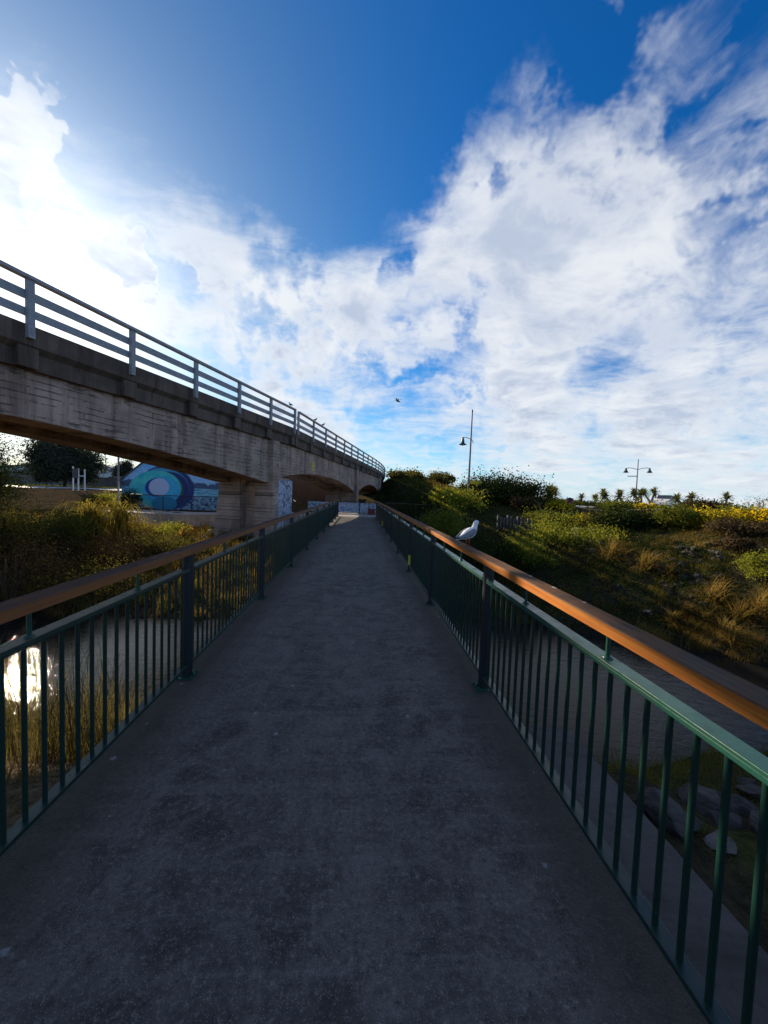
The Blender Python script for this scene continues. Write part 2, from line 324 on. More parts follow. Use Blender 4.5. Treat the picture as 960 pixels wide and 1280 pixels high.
# ------------------------------------------------------------------ mesh helpers
rng = np.random.default_rng(7)
def link(name, me, mats, parent=None, loc=None):
    o = bpy.data.objects.new(name, me); C.objects.link(o)
    for m in (mats if isinstance(mats, (list, tuple)) else [mats]): me.materials.append(MAT[m])
    if parent: o.parent = parent
    if loc is not None: o.location = loc
    return o
def npmesh(name, V, F, smooth=False):
    V = np.asarray(V, np.float32); F = np.asarray(F, np.int32); k = F.shape[1]
    me = bpy.data.meshes.new(name); me.vertices.add(len(V)); me.vertices.foreach_set('co', V.ravel())
    me.loops.add(F.size); me.loops.foreach_set('vertex_index', F.ravel())
    me.polygons.add(len(F)); me.polygons.foreach_set('loop_start', np.arange(len(F), dtype=np.int32)*k)
    if smooth: me.polygons.foreach_set('use_smooth', np.ones(len(F), bool))
    me.update(calc_edges=True); me.validate(); return me
class MB:
    def __init__(s): s.v = []; s.f = []; s.m = []; s.sm = []
    def add(s, V, F, mi=0, smooth=False):
        o = len(s.v); s.v += [tuple(float(q) for q in v) for v in V]
        for f in F: s.f.append([i+o for i in f]); s.m.append(mi); s.sm.append(smooth)
    def box(s, c, d, rz=0, mi=0, top=1.0):
        cs, sn = math.cos(rz), math.sin(rz); V = []
        for k in (-1, 1):
            q = 1.0 if k < 0 else top
            for i, j in ((-1, -1), (1, -1), (1, 1), (-1, 1)):
                x, y = i*d[0]/2*q, j*d[1]/2*q; V.append((c[0]+x*cs-y*sn, c[1]+x*sn+y*cs, c[2]+k*d[2]/2))
        s.add(V, [(3, 2, 1, 0), (4, 5, 6, 7), (0, 1, 5, 4), (1, 2, 6, 5), (2, 3, 7, 6), (3, 0, 4, 7)], mi); return s
    def tube(s, pts, rad, n=8, mi=0, cap=True):
        pts = [Vector(p) for p in pts]; rad = rad if isinstance(rad, (list, tuple)) else [rad]*len(pts); V = []; F = []
        up = Vector((0, 0, 1))
        for i, p in enumerate(pts):
            d = (pts[min(i+1, len(pts)-1)]-pts[max(i-1, 0)]).normalized()
            a = d.cross(up if abs(d.z) < .95 else Vector((1, 0, 0))).normalized(); b = d.cross(a)
            for k in range(n):
                w = 2*math.pi*k/n; V.append(p+(a*math.cos(w)+b*math.sin(w))*rad[i])
        for i in range(len(pts)-1):
            for k in range(n): F.append((i*n+k, i*n+(k+1) % n, (i+1)*n+(k+1) % n, (i+1)*n+k))
        s.add(V, F, mi, True)
        if cap:
            s.add(V[:n], [tuple(range(n))], mi); s.add(V[-n:], [tuple(range(n))[::-1]], mi)
        return s
    def lathe(s, prof, c=(0, 0, 0), n=16, mi=0):
        V = []; F = []
        for r, z in prof:
            for k in range(n): w = 2*math.pi*k/n; V.append((c[0]+r*math.cos(w), c[1]+r*math.sin(w), c[2]+z))
        for i in range(len(prof)-1):
            for k in range(n): F.append((i*n+k, i*n+(k+1) % n, (i+1)*n+(k+1) % n, (i+1)*n+k))
        s.add(V, F, mi, True); return s
    def prism(s, poly, z0, z1, mi=0):                 # polygon in xy, extruded in z
        n = len(poly); s.add([(*p, z0) for p in poly]+[(*p, z1) for p in poly],
            [tuple(range(n))[::-1], tuple(range(n, 2*n))]+[(i, (i+1) % n, n+(i+1) % n, n+i) for i in range(n)], mi); return s
    def hull(s, A, B, mi=0):                          # two rings of points joined and capped
        n = len(A); s.add(list(A)+list(B), [tuple(range(n))[::-1], tuple(range(n, 2*n))]+[(i, (i+1) % n, n+(i+1) % n, n+i) for i in range(n)], mi); return s
    def sweep(s, rings, mi=0, smooth=False):
        n = len(rings[0]); V = [p for r in rings for p in r]; F = []
        for i in range(len(rings)-1):
            for k in range(n): F.append((i*n+k, i*n+(k+1) % n, (i+1)*n+(k+1) % n, (i+1)*n+k))
        F += [tuple(range(n))[::-1], tuple(range(len(V)-n, len(V)))]
        s.add(V, F, mi, smooth); return s
    def mesh(s, name):
        me = bpy.data.meshes.new(name); me.from_pydata(s.v, [], s.f); me.polygons.foreach_set('material_index', s.m)
        me.polygons.foreach_set('use_smooth', s.sm); 
        bm = bmesh.new(); bm.from_mesh(me); bmesh.ops.recalc_face_normals(bm, faces=bm.faces); bm.to_mesh(me); bm.free(); me.update(); return me
    def build(s, name, mats, parent=None, loc=None, bevel=0):
        o = link(name, s.mesh(name), mats, parent, loc)
        if bevel: md = o.modifiers.new('bevel', 'BEVEL'); md.width = bevel; md.segments = 2; md.limit_method = 'ANGLE'
        return o
def tag(o, label, cat, group=None):
    o['label'] = label; o['category'] = cat
    if group: o['group'] = group
    return o
def thing(name, label, cat, loc=(0, 0, 0), rz=0, group=None):
    o = bpy.data.objects.new(name, None); C.objects.link(o); o.location = [float(q) for q in loc]; o.rotation_euler = (0, 0, rz)
    o.empty_display_size = .2
    return tag(o, label, cat, group)
def struct(o, kind='structure'): o['kind'] = kind; return o
def inst(name, src, parent, loc, rz=0):
    o = bpy.data.objects.new(name, src.data); C.objects.link(o); o.parent = parent; o.location = [float(q) for q in loc]; o.rotation_euler = (0, 0, rz)
    for md in src.modifiers:
        if md.type == 'BEVEL': q = o.modifiers.new('bevel', 'BEVEL'); q.width = md.width; q.segments = md.segments; q.limit_method = 'ANGLE'
    return o

# ------------------------------------------------------------------ terrain
FX = [-60, -20, -8.3, -4.7, 1, 5.4, 8.9, 14, 30, 80]; FY = [16, 12, 9.6, 9.2, 9.6, 9.4, 7.8, 4.5, -6, -40]
NX = [-60, -20, -9, -5, 0, 3.8, 6.9, 9, 14, 30, 80]; NY = [9, 7, 6.3, 6.0, 5.3, 5.1, 5.7, 4.6, .5, -11, -46]
sst = lambda v, a, b: (lambda q: q*q*(3-2*q))(np.clip((v-a)/(b-a), 0, 1))
def path_edge(x): return np.interp(x, [-16, -14, -10.8, -9, -1.6, 3], [24.2, 23.9, 23.3, 24.3, 26.6, 26.6])
def vnoise(x, y, f, sd=0):
    return (np.sin(x*f*1.3+sd+1.7*np.sin(y*f*.7+sd*2))+np.sin(y*f*1.7+sd*1.3+1.3*np.sin(x*f*.9))+np.sin((x+y)*f*.8+sd*3))/3
def zg(x, y):
    x = np.asarray(x, float); y = np.asarray(y, float)
    fe = np.interp(x, FX, FY)+.25*vnoise(x, y, 1.1, 1); ne = np.interp(x, NX, NY)+.25*vnoise(x, y, 1.3, 5)
    top = np.interp(x, [-60, -20, -14, -3, 3, 6, 9, 11.5, 14, 18], [.1, -.3, -.75, -.85, -.75, -.45, -.2, .1, .65, .9])
    top = top+(-.08-top)*sst(y-path_edge(x), .35, .6)*sst(-x, -3.6, -2.6)
    top = top+(np.interp(x, [3, 6, 9], [.2, .9, 1.15])-top)*np.interp(x, [2.6, 5], [0, 1])*sst(y, 17.5, 25)
    top = top+(.9*sst(y, 30, 46)+.4*sst(y, 46, 90))*sst(-x, 4, 12)
    L = np.interp(x, [-30, -8, 0, 5, 8.5, 11, 14, 18], [10, 10, 12, 10, 8, 7.5, 8, 9])
    t = np.clip((y-fe)/L, 0, 1); zf = -2.25+(top+2.25)*(1-(1-t)**1.5)
    t2 = np.clip((ne-y)/np.interp(x, [-10, -3, 2, 5], [5, 4.2, 3.2, 4]), 0, 1); zn = -2.25+1.75*(1-(1-t2)**1.6)
    z = np.where(y > fe, zf, np.where(y < ne, zn, -2.25-.5*np.clip(np.minimum(y-ne, fe-y), 0, 1)))
    z = z+3.9*np.exp(-(((x-6)/8.5)**2+((y-64)/18)**2))*sst(y, 34, 44)
    z = z+.10*vnoise(x, y, 2.3, 3)*sst(np.abs(x+1.), 2., 5.)+.05*vnoise(x, y, 5.7, 8)
    rr = np.hypot(x, y); sea = sst(x+.15*y, 48, 70)*sst(rr, 55, 90)
    z = z*(1-sea)+-6*sea
    return z
def axis(a, b, st, far):
    core = np.arange(a, b+1e-6, st); g = []; q = st; v = b
    while v < far: q *= 1.16; v += q; g.append(v)
    g2 = []; q = st; v = a
    while v > -far: q *= 1.16; v -= q; g2.append(v)
    return np.array(g2[::-1]+list(core)+g)
gx, gy = axis(-24, 26, .25, 9000), axis(-3, 44, .25, 9000)
GX, GY = np.meshgrid(gx, gy); nx, ny = len(gx), len(gy)
V = np.stack([GX.ravel(), GY.ravel(), zg(GX, GY).ravel()], 1)
ii = (np.arange(ny-1)[:, None]*nx+np.arange(nx-1)[None]).ravel()
struct(link('ground', npmesh('ground', V, np.stack([ii, ii+1, ii+nx+1, ii+nx], 1), True), 'ground'))
wv = 20000
struct(link('water', npmesh('water', [(-wv, -wv, -2), (wv, -wv, -2), (wv, wv, -2), (-wv, wv, -2)], [(0, 1, 2, 3)]), 'water'))

def mountains():
    mb_v = []; n = 160
    for r_, zf in ((14000, 0), (14600, 1), (15600, .35), (16600, 0)):
        for i in range(n):
            a = R(-6+36*i/(n-1)); h = 360*(.55+.30*math.sin(i*.21+1)+.2*math.sin(i*.53)+.14*math.sin(i*1.27+2)+.08*math.sin(i*2.9))
            h *= max(0, min(1, (n-i)/60)); mb_v.append((r_*math.sin(a), r_*math.cos(a), -10+max(0, h)*zf))
    F = [(k*n+i, k*n+i+1, (k+1)*n+i+1, (k+1)*n+i) for k in range(3) for i in range(n-1)]
    struct(link('mountains', npmesh('mountains', mb_v, F), 'mountain_hazy'))
mountains()

# ------------------------------------------------------------------ foliage helpers
def unit(n, g=rng): v = g.normal(size=(n, 3)); return v/np.linalg.norm(v, axis=1, keepdims=True)
def leafmesh(P, size, outward=None, aspect=.55, g=rng):
    n = len(P); nrm = unit(n, g)
    if outward is not None: nrm = nrm*.8+outward; nrm /= np.linalg.norm(nrm, axis=1, keepdims=True)
    a = np.cross(nrm, unit(n, g)); a /= np.linalg.norm(a, axis=1, keepdims=True)+1e-9; b = np.cross(nrm, a)
    s = (size*(.6+.8*g.random(n)))[:, None]
    V = np.stack([P-a*s*.5, P+b*s*aspect*.5+nrm*s*.08, P+a*s*.5, P-b*s*aspect*.5+nrm*s*.08], 1).reshape(-1, 3)
    return V, np.arange(n*4).reshape(-1, 4)
def crown(lobes, n, size, clumps=40, spread=.22, g=rng):
    lobes = np.array(lobes, float); w = (lobes[:, 3]*lobes[:, 4]*lobes[:, 5])**(2/3); w /= w.sum()
    k = g.choice(len(lobes), clumps, p=w); d = unit(clumps, g); d[:, 2] = np.where(d[:, 2] < -.35, -d[:, 2], d[:, 2])
    cc = lobes[k, :3]+d*lobes[k, 3:6]*(.55+.45*g.random((clumps, 1))**.5)
    cr = lobes[k, 3:6].mean(1)*spread*(.6+.9*g.random(clumps))
    j = g.integers(0, clumps, n); off = g.normal(size=(n, 3))*cr[j][:, None]; P = cc[j]+off
    cen = lobes[k[j], :3]; o = P-cen; o /= np.linalg.norm(o, axis=1, keepdims=True)+1e-9
    return leafmesh(P, size, o, .55, g)
def blades(B, h, w, lean=.35, g=rng, wind=(0, 0)):
    n = len(B); az = g.random(n)*2*np.pi; d = np.stack([np.cos(az), np.sin(az), np.zeros(n)], 1)
    h = h*(.5+.8*g.random(n)); ln = (lean*(.2+1.2*g.random(n)))[:, None]; wd = np.array([wind[0], wind[1], 0])
    s = np.stack([-d[:, 1], d[:, 0], np.zeros(n)], 1); az2 = g.random(n)[:, None]*.8
    s = s*(1-az2)+d*az2*.3; s = s*w*(.6+.8*g.random(n))[:, None]*.5; H = h[:, None]; up = np.array([0, 0, 1.])
    m1 = B+up*H*.45+(d*ln+wd)*H*.18; m2 = B+up*H*.82+(d*ln+wd)*H*.55; tp = B+up*H*(1-.35*ln)+(d*ln+wd)*H
    V = np.stack([B-s, B+s, m1-s*.85, m1+s*.85, m2-s*.6, m2+s*.6, tp-s*.12, tp+s*.12], 1).reshape(-1, 3)
    i = np.arange(n)[:, None]*8; F = np.concatenate([i+np.array([[0, 1, 3, 2]]), i+np.array([[2, 3, 5, 4]]), i+np.array([[4, 5, 7, 6]])], 1).reshape(-1, 4)
    return V, F
def ribbons(c, n, length, w, up=.2, droop=.6, segs=6, g=rng, stiff=False):
    VV = []; FF = []
    for i in range(n):
        az = g.random()*2*math.pi; el = R(g.uniform(10, 88))*(1 if not stiff else .95)+up*.2
        L = length*g.uniform(.65, 1.15); d = np.array([math.cos(az), math.sin(az), 0]); s = np.array([-d[1], d[0], 0.])*w*.5
        o = len(VV)*1; p = np.array(c, float); e = el
        for k in range(segs+1):
            q = k/segs; wd = (1-abs(q-.35)**1.5*1.6) if q > .35 else .75+.7*q
            wd = max(.05, min(1, wd)); VV += [p-s*wd, p+s*wd]
            p = p+(d*math.cos(e)+np.array([0, 0, 1])*math.sin(e))*L/segs; e -= droop*g.uniform(.7, 1.3)*(q+.25)*2/segs*1.4
        FF += [(o+2*k, o+2*k+1, o+2*k+3, o+2*k+2) for k in range(segs)]
    return np.array(VV), np.array(FF)

def hit(px, py, tmax=90):                             # where the line of sight meets the ground
    d = ray(px, py); t = np.arange(1.5, tmax, .02); P = CPOS+d*t[:, None]; k = np.nonzero(P[:, 2] < zg(P[:, 0], P[:, 1]))[0]
    return P[k[0]] if len(k) else P[-1]
def mpp(P): return float((np.asarray(P)-CPOS)@CF)/FPX  # metres per photo pixel at a point

# ------------------------------------------------------------------ footbridge
fb = thing('footbridge', 'narrow footbridge with a dark asphalt deck crossing the stream', 'footbridge', (0, -3, 0))
def fbp(mb, name, mat, bevel=0): o = mb.build(name, mat, fb, (0, 3, 0), bevel); return o
fbp(MB().prism([(-1.575, -3), (1.235, -3), (1.235, 26.6), (-1.575, 26.6)], -.2, 0), 'deck', 'asphalt')
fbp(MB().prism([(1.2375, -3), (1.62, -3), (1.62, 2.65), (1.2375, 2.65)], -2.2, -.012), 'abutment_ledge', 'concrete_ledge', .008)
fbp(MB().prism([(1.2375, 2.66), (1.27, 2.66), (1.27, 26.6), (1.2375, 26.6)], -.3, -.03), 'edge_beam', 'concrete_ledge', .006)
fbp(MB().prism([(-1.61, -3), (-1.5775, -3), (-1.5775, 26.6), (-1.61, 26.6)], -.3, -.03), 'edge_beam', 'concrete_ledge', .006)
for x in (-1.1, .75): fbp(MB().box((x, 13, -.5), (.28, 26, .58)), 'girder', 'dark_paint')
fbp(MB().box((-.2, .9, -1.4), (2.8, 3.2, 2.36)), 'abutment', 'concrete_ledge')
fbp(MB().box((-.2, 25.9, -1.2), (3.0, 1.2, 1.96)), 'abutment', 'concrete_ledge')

def railing(xr, y0, label, tapes, paint='green_paint', wood='timber'):
    sp = 2.487; K = range(-2, 10); t = thing('footbridge_railing', label, 'railing', (xr, y0-2*sp, 0), 0)
    off = -(y0-2*sp); Yk = [y0+sp*k for k in K]; inn = -1 if xr > 0 else 1
    post = None
    for y in Yk:
        if post is None:
            mb = MB().tube([(0, 0, .012), (0, 0, 1.114)], .046, 16); post = mb.build('post', 'dark_paint', t, (0, y+off, 0)); p = post
            bb = MB().box((0, 0, .006), (.15, .15, .012))
            for i in (-1, 1):
                for j in (-1, 1): bb.tube([(i*.058, j*.058, .012), (i*.058, j*.058, .026)], .009, 6)
            bb.hull([(.04, -.004, .012), (.072, -.004, .012), (.044, -.004, .06)], [(.04, .004, .012), (.072, .004, .012), (.044, .004, .06)])
            bb.hull([(-.04, -.004, .012), (-.072, -.004, .012), (-.044, -.004, .06)], [(-.04, .004, .012), (-.072, .004, .012), (-.044, .004, .06)])
            plate = bb.build('base_plate', 'green_paint', p); pl0 = plate
            lug = MB().box((0, 0, .972), (.05, .14, .05)).build('rail_bracket', 'dark_paint', p, None, .003)
        else:
            p = inst('post', post, t, (0, y+off, 0)); inst('base_plate', plate, p, (0, 0, 0)); inst('rail_bracket', lug, p, (0, 0, 0))
        k = Yk.index(y)-2
        if k in tapes: MB().tube([(0, 0, .14), (0, 0, .36)], .0475, 16, cap=False).build('reflective_tape', 'yellow_tape', p)
    L = sp-.098
    tr = br = bl = spc = None
    for y in Yk[:-1]:
        ym = y+sp/2+off
        if tr is None:
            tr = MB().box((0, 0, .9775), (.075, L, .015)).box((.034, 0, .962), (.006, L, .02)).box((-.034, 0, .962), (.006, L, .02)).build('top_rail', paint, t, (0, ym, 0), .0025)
            br = MB().box((0, 0, .119), (.065, L, .022)).build('bottom_rail', 'green_shaded', t, (0, ym, 0), .0025)
        else: inst('top_rail', tr, t, (0, ym, 0)); inst('bottom_rail', br, t, (0, ym, 0))
        for i in range(22):
            yb = y+sp*(i+1)/23+off
            if bl is None: bl = MB().tube([(0, 0, .13), (0, 0, .97)], .011, 8, cap=False).build('baluster', 'green_shaded', t, (0, yb, 0))
            else: inst('baluster', bl, t, (0, yb, 0))
        for q in (.36, .70):
            yb = y+sp*q+off
            if spc is None: spc = MB().tube([(0, 0, .985), (0, 0, 1.115)], .010, 8).lathe([(.022, .9852), (.022, .991), (.011, .995)], n=10).build('spacer', 'green_paint', t, (0, yb, 0))
            else: inst('spacer', spc, t, (0, yb, 0))
    ys = [Yk[0]-.4]+[Yk[0]+1.24+4.974*k for k in range(0, 6)]; ys = [q for q in ys if q < Yk[-1]-.5]+[Yk[-1]+.35]
    for a, b in zip(ys[:-1], ys[1:]):
        n = int((b-a)/.3)+1; rings = []
        for i in range(n+1):
            yy = a+.002+(b-a-.004)*i/n+off; w = .056+.0010*math.sin(i*1.7+a); c = .006; cx = -.008 if xr > 0 else .008
            rings.append([(cx+w, yy, 1.115), (cx+w, yy, 1.17-c), (cx+w-c, yy, 1.17), (cx-w+c, yy, 1.17), (cx-w, yy, 1.17-c), (cx-w, yy, 1.115)])
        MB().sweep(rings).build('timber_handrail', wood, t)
    return t
railing(1.153, 3.197, 'green balustrade with sunlit orange timber handrail on which a gull stands', (2, 6))
railing(-1.498, 3.379, 'dark balustrade with shaded timber handrail on the road bridge side of the footbridge', (), 'green_shaded', 'timber_shaded')

# ------------------------------------------------------------------ road bridge
JX, JY, H0 = -3.70, 20.72, R(16.57)
_ss = np.arange(0, 75, .05); _h = np.radians(np.interp(_ss, [0, 24, 46], [12.35, 12.35, 1.5]))
_ex = JX+np.concatenate([[0], np.cumsum(np.sin(_h[:-1])*.05)]); _ey = JY+np.concatenate([[0], np.cumsum(np.cos(_h[:-1])*.05)])
def bp(s, off, z=0.):                                 # point of the road bridge: distance along its near edge, metres in from it, height
    if s <= 0: x, y, h = JX+math.sin(H0)*s, JY+math.cos(H0)*s, H0
    else: x, y, h = float(np.interp(s, _ss, _ex)), float(np.interp(s, _ss, _ey)), float(np.interp(s, _ss, _h))
    return (x-math.cos(h)*off, y+math.sin(h)*off, z-.013*max(0., s) if z > 1.5 else z)
def bsweep(prof, s0, s1, step=.8):
    n = max(1, int((s1-s0)/step)); return [[bp(s0+(s1-s0)*i/n, o, z(s0+(s1-s0)*i/n) if callable(z) else z) for o, z in prof] for i in range(n+1)]
rb = thing('road_bridge', 'old board-marked concrete road bridge with haunched spans beside the footbridge', 'bridge')
BW = 3.5
for a, b in ((-32, -.03), (.03, 58)):
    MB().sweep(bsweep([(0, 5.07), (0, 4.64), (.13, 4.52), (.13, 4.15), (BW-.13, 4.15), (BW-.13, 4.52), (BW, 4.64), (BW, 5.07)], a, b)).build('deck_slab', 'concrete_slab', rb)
def sof1(s): return 3.08-.98*(abs(s+12.8)/10)**1.4
def sof2(s): return 2.85-.35*((6-s)/5.8)**2 if s < 6 else 2.85-1.0*((s-6)/10.2)**2.2
def sof3(s): return 2.95-1.05*(abs(s-24.4)/7.4)**2
for f, a, b in ((sof1, -24.2, -.62), (sof2, -.6, 16.48), (sof3, 16.5, 32.)):
    MB().sweep(bsweep([(.26, 4.148), (.26, lambda s, f=f: f(s)+.02), (.30, f), (1.1, f), (1.1, lambda s, f=f: f(s)+.25), (BW-1.1, lambda s, f=f: f(s)+.25), (BW-1.1, f), (BW-.26, f), (BW-.26, 4.148)], a, b, .45)).build('girder', 'concrete_board', rb)
def quad(s0, s1, o0, o1): return [bp(s0, o0)[:2], bp(s1, o0)[:2], bp(s1, o1)[:2], bp(s0, o1)[:2]]
def pier(sm, half, zt, zb, graf=False):
    a, b = sm-half, sm+half
    far = MB(); A = quad(a-.10, b+.10, 1.72, 3.36); B = quad(a, b, 1.86, 2.98)
    far.hull([(*p, zb) for p in A], [(*p, zt) for p in B]).build('pier_leg', 'concrete_board', rb)
    A = quad(a-.06, b+.06, .12, 1.06); B = quad(a, b, .2, .98)
    MB().hull([(*p, zb) for p in A], [(*p, zt) for p in B]).build('pier_leg', 'concrete_board', rb)
    MB().prism(quad(a+.45, b-.45, .95, 1.95), zb, zt-.05).build('pier_wall', 'concrete_board', rb)
    arc = []                                          # curved spandrel over the recess, flush with the legs
    for k in range(13):
        w = math.pi*k/12; arc.append((1.42+.43*math.cos(w), zt-.75+.55*math.sin(w)))
    for u in (a+.06, b-.06):
        rA = []; rB = []
        for side, dst in ((u, rA), (u+(.36 if u < sm else -.36), rB)):
            for o, z in arc: dst.append((*bp(side, o)[:2], z))
            dst.append((*bp(side, .97)[:2], zt-.02)); dst.append((*bp(side, 1.87)[:2], zt-.02))
        MB().hull(rA, rB).build('pier_arch', 'concrete_board', rb)
    MB().prism(quad(a-.02, a+.58, .02, .33), zb, 4.14-.013*max(0, sm)).build('pilaster', 'concrete_board', rb, None, .02)
    if graf: MB().prism(quad(a+.62, b+.18, .07, .13), -.6, 2.22).build('painted_panel', 'graffiti', rb)
pier(-1.05, 1.0, 2.3, -1.6, True); pier(16.6, .8, 2.05, -1.); pier(-25.2, 1.0, 2.2, -2.8)
MB().prism(quad(31, 33, .1, BW-.1), -1, 4.1).build('abutment', 'concrete_board', rb)

def guardrail(off, out, label, skip=False):
    t = thing('bridge_guardrail', label, 'railing', bp(-31, off, 5.07))
    inv = Vector(t.location)
    ss = [.5+2.5*k for k in range(0, 22)]+[-2.5*k for k in range(0, 13)]
    for s in sorted(ss):
        b = Vector(bp(s, off-out*.05, 0)); hd = H0 if s <= 0 else float(np.interp(s, _ss, _h)); g = -.013*max(0, s)
        mb = MB().box((0, 0, 5.39), (.10, .135, 1.24)).tube([(.05, 0, 4.87), (.063, 0, 4.87)], .025, 6).tube([(.05, 0, 4.97), (.063, 0, 4.97)], .025, 6)
        if s == -30.: pass
        o = mb.build('post', 'white_rail', t, Vector((b.x, b.y, g))-inv, .008) if s == min(ss) else None
        if o: p0 = o
        else: o = inst('post', p0, t, Vector((b.x, b.y, g))-inv)
        o.rotation_euler = (0, 0, -hd+(0 if out > 0 else math.pi))
    for a, b in ((-31, -.01), (.46, 53.2)):
        MB().sweep([[Vector(p)-inv for p in r_] for r_ in bsweep([(off+.06*1-out*.05, 6.0), (off-.09-out*.05, 6.0), (off-.09-out*.05, 6.07), (off+.06-out*.05, 6.07)], a, b)]).build('top_rail', 'white_rail', t)
        for z0, z1 in ((5.60, 5.78), (5.24, 5.41)):
            MB().sweep([[Vector(p)-inv for p in r_] for r_ in bsweep([(off+out*.0, z0), (off+out*.0, z1), (off+out*.045, z1), (off+out*.045, z0)], a, b)]).build('rail', 'white_rail', t)
guardrail(0, 1, 'weathered white three-rail guardrail along the bridge edge facing the footbridge')
guardrail(BW, -1, 'white guardrail along the bridge edge facing the mural building')
for k, s in enumerate([.5+2.5*k for k in range(14)]+[-2.5*k for k in range(8)]):
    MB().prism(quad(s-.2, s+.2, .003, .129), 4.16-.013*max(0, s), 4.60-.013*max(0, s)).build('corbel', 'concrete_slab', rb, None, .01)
# clearance sign on the face of the second span
def bridge_sign():
    s = 3.9; b = bp(s, .235, 0); hd = float(np.interp(s, _ss, _h)); z = atY(397, 583, b[1])[2]
    t = thing('clearance_sign', 'small yellow sign with black marks fixed to the bridge face', 'sign', (b[0], b[1], z), -hd)
    MB().box((0, 0, 0), (.02, .34, .56)).build('sign_plate', 'yellow_sign', t, None, .004)
    m = MB().box((.0125, 0, .13), (.004, .14, .05)); m.box((.0125, 0, .21), (.004, .05, .03))
    m.hull([(.0105, -.07, -.10), (.0105, 0, -.19), (.0105, .07, -.10), (.0105, 0, -.01)], [(.0145, -.07, -.10), (.0145, 0, -.19), (.0145, .07, -.10), (.0145, 0, -.01)])
    m.build('sign_marks', 'black_print', t)
bridge_sign()

# ------------------------------------------------------------------ paths, road, walls on the town side
def drape(name, poly_fn, mat, dz=.05):                # sheet that follows the ground
    pts, F = poly_fn; V = [(x, y, float(zg(x, y))+dz) for x, y in pts]; return struct(link(name, npmesh(name, V, F), mat))
def stripgrid(A, B, n, m):
    pts = []
    for i in range(n+1):
        for j in range(m+1):
            a = np.array(A[0])*(1-i/n)+np.array(A[1])*i/n; b = np.array(B[0])*(1-i/n)+np.array(B[1])*i/n; q = a*(1-j/m)+b*j/m; pts.append((float(q[0]), float(q[1])))
    return pts, [(i*(m+1)+j, i*(m+1)+j+1, (i+1)*(m+1)+j+1, (i+1)*(m+1)+j) for i in range(n) for j in range(m)]
px_ = [-16, -14, -10.8, -9, -5, -1.7, 1.6, 3.0]
front = [(x, float(path_edge(x))+(.0 if x < -1.6 else .02)) for x in px_]
back = [(x, y+(2.6 if x < -6 else 4.4)) for x, y in front]
struct(MB().prism(front+back[::-1], -1.6, -.004).build('footpath', 'concrete_path', None, None, .01))
drape('road', stripgrid(((-90, 48), (-9, 50)), ((-90, 57), (-9, 59)), 30, 6), 'pavement', .06)

def mural_mat():
    def fn(t, b):
        o = oco(t); u, w_, v = t.sep(o)
        nz = t.noise(o, 1.3, 5, .65); nf = t.noise(o, 5, 4, .65, .8)
        def ell(cx, cy, rx, ry, rot=0, soft=.03, wob=.06):
            c, s = math.cos(rot), math.sin(rot); du = t.m('SUBTRACT', u, cx); dv = t.m('SUBTRACT', v, cy)
            a = t.m('DIVIDE', t.m('ADD', t.m('MULTIPLY', du, c), t.m('MULTIPLY', dv, s)), rx); e = t.m('DIVIDE', t.m('SUBTRACT', t.m('MULTIPLY', dv, c), t.m('MULTIPLY', du, s)), ry)
            q = t.m('SQRT', t.m('ADD', t.m('MULTIPLY', a, a), t.m('MULTIPLY', e, e))); q = t.m('ADD', q, t.m('MULTIPLY', t.m('SUBTRACT', nf, .5), wob))
            return t.ss(q, 1+soft, 1-soft)
        c = t.mix(t.ss(v, 1.8, 4.6), (.30, .64, .95), (.04, .44, .92))
        cl = t.m('MULTIPLY', t.ss(nf, .5, .6), t.m('MULTIPLY', t.ss(v, 2.0, 2.5), t.ss(v, 3.4, 2.7)))
        c = t.mix(t.m('MULTIPLY', cl, .75), c, (.62, .74, .86))
        ridge = t.m('ADD', 2.0, t.m('MULTIPLY', t.m('SUBTRACT', nz, .5), 1.2))
        c = t.mix(t.ss(t.m('SUBTRACT', ridge, v), -.03, .05), c, (.07, .11, .22))
        lake = t.noise(t.vm('MULTIPLY', o, (.8, 1., 6.)), 2., 4, .6)
        lk = t.mix(t.ss(lake, .4, .62), (.05, .28, .48), (.30, .68, .78))
        c = t.mix(t.ss(v, 1.62, 1.5), c, lk)
        c = t.mix(t.ss(v, .95, .8), c, t.mix(t.ss(nf, .42, .6), (.02, .08, .20), (.32, .56, .72)))
        c = t.mix(ell(3.2, 1.55, 1.95, 1.62, -.2), c, (.02, .05, .20))
        c = t.mix(ell(3.05, 1.62, 1.72, 1.38, -.2), c, (.06, .36, .56))
        c = t.mix(ell(3.4, 1.50, 1.36, 1.25, -.2), c, (.02, .04, .17))
        c = t.mix(ell(4.05, 1.55, .30, .62, .2), c, (.04, .11, .07))
        c = t.mix(ell(2.35, 1.45, 1.85, 1.35, .1), c, t.mix(t.ss(nz, .35, .65), (.03, .52, .58), (.10, .70, .66)))
        c = t.mix(ell(2.85, 1.35, 1.30, 1.02, 0), c, t.mix(t.ss(nf, .35, .65), (.04, .42, .74), (.06, .58, .84)))
        c = t.mix(ell(2.45, 1.55, .82, .70, .2), c, (.02, .09, .32))
        c = t.mix(ell(2.62, 1.58, .72, .66, .2), c, (.50, .64, .84))
        c = t.mix(ell(3.0, .35, .9, .55, 0), c, (.02, .28, .48))
        c = t.mix(t.m('MULTIPLY', t.ss(t.voro(o, 3.1), .10, .05), t.ss(v, 2.3, 2.)), c, (.25, .65, .70))
        c = t.mix(t.m('MULTIPLY', t.ss(t.m('ADD', u, t.m('MULTIPLY', v, .5)), 1.5, .9), t.ss(nf, .45, .55)), c, (.02, .07, .03))
        return c
    material('mural_paint', fn, rough=.6)
mural_mat()
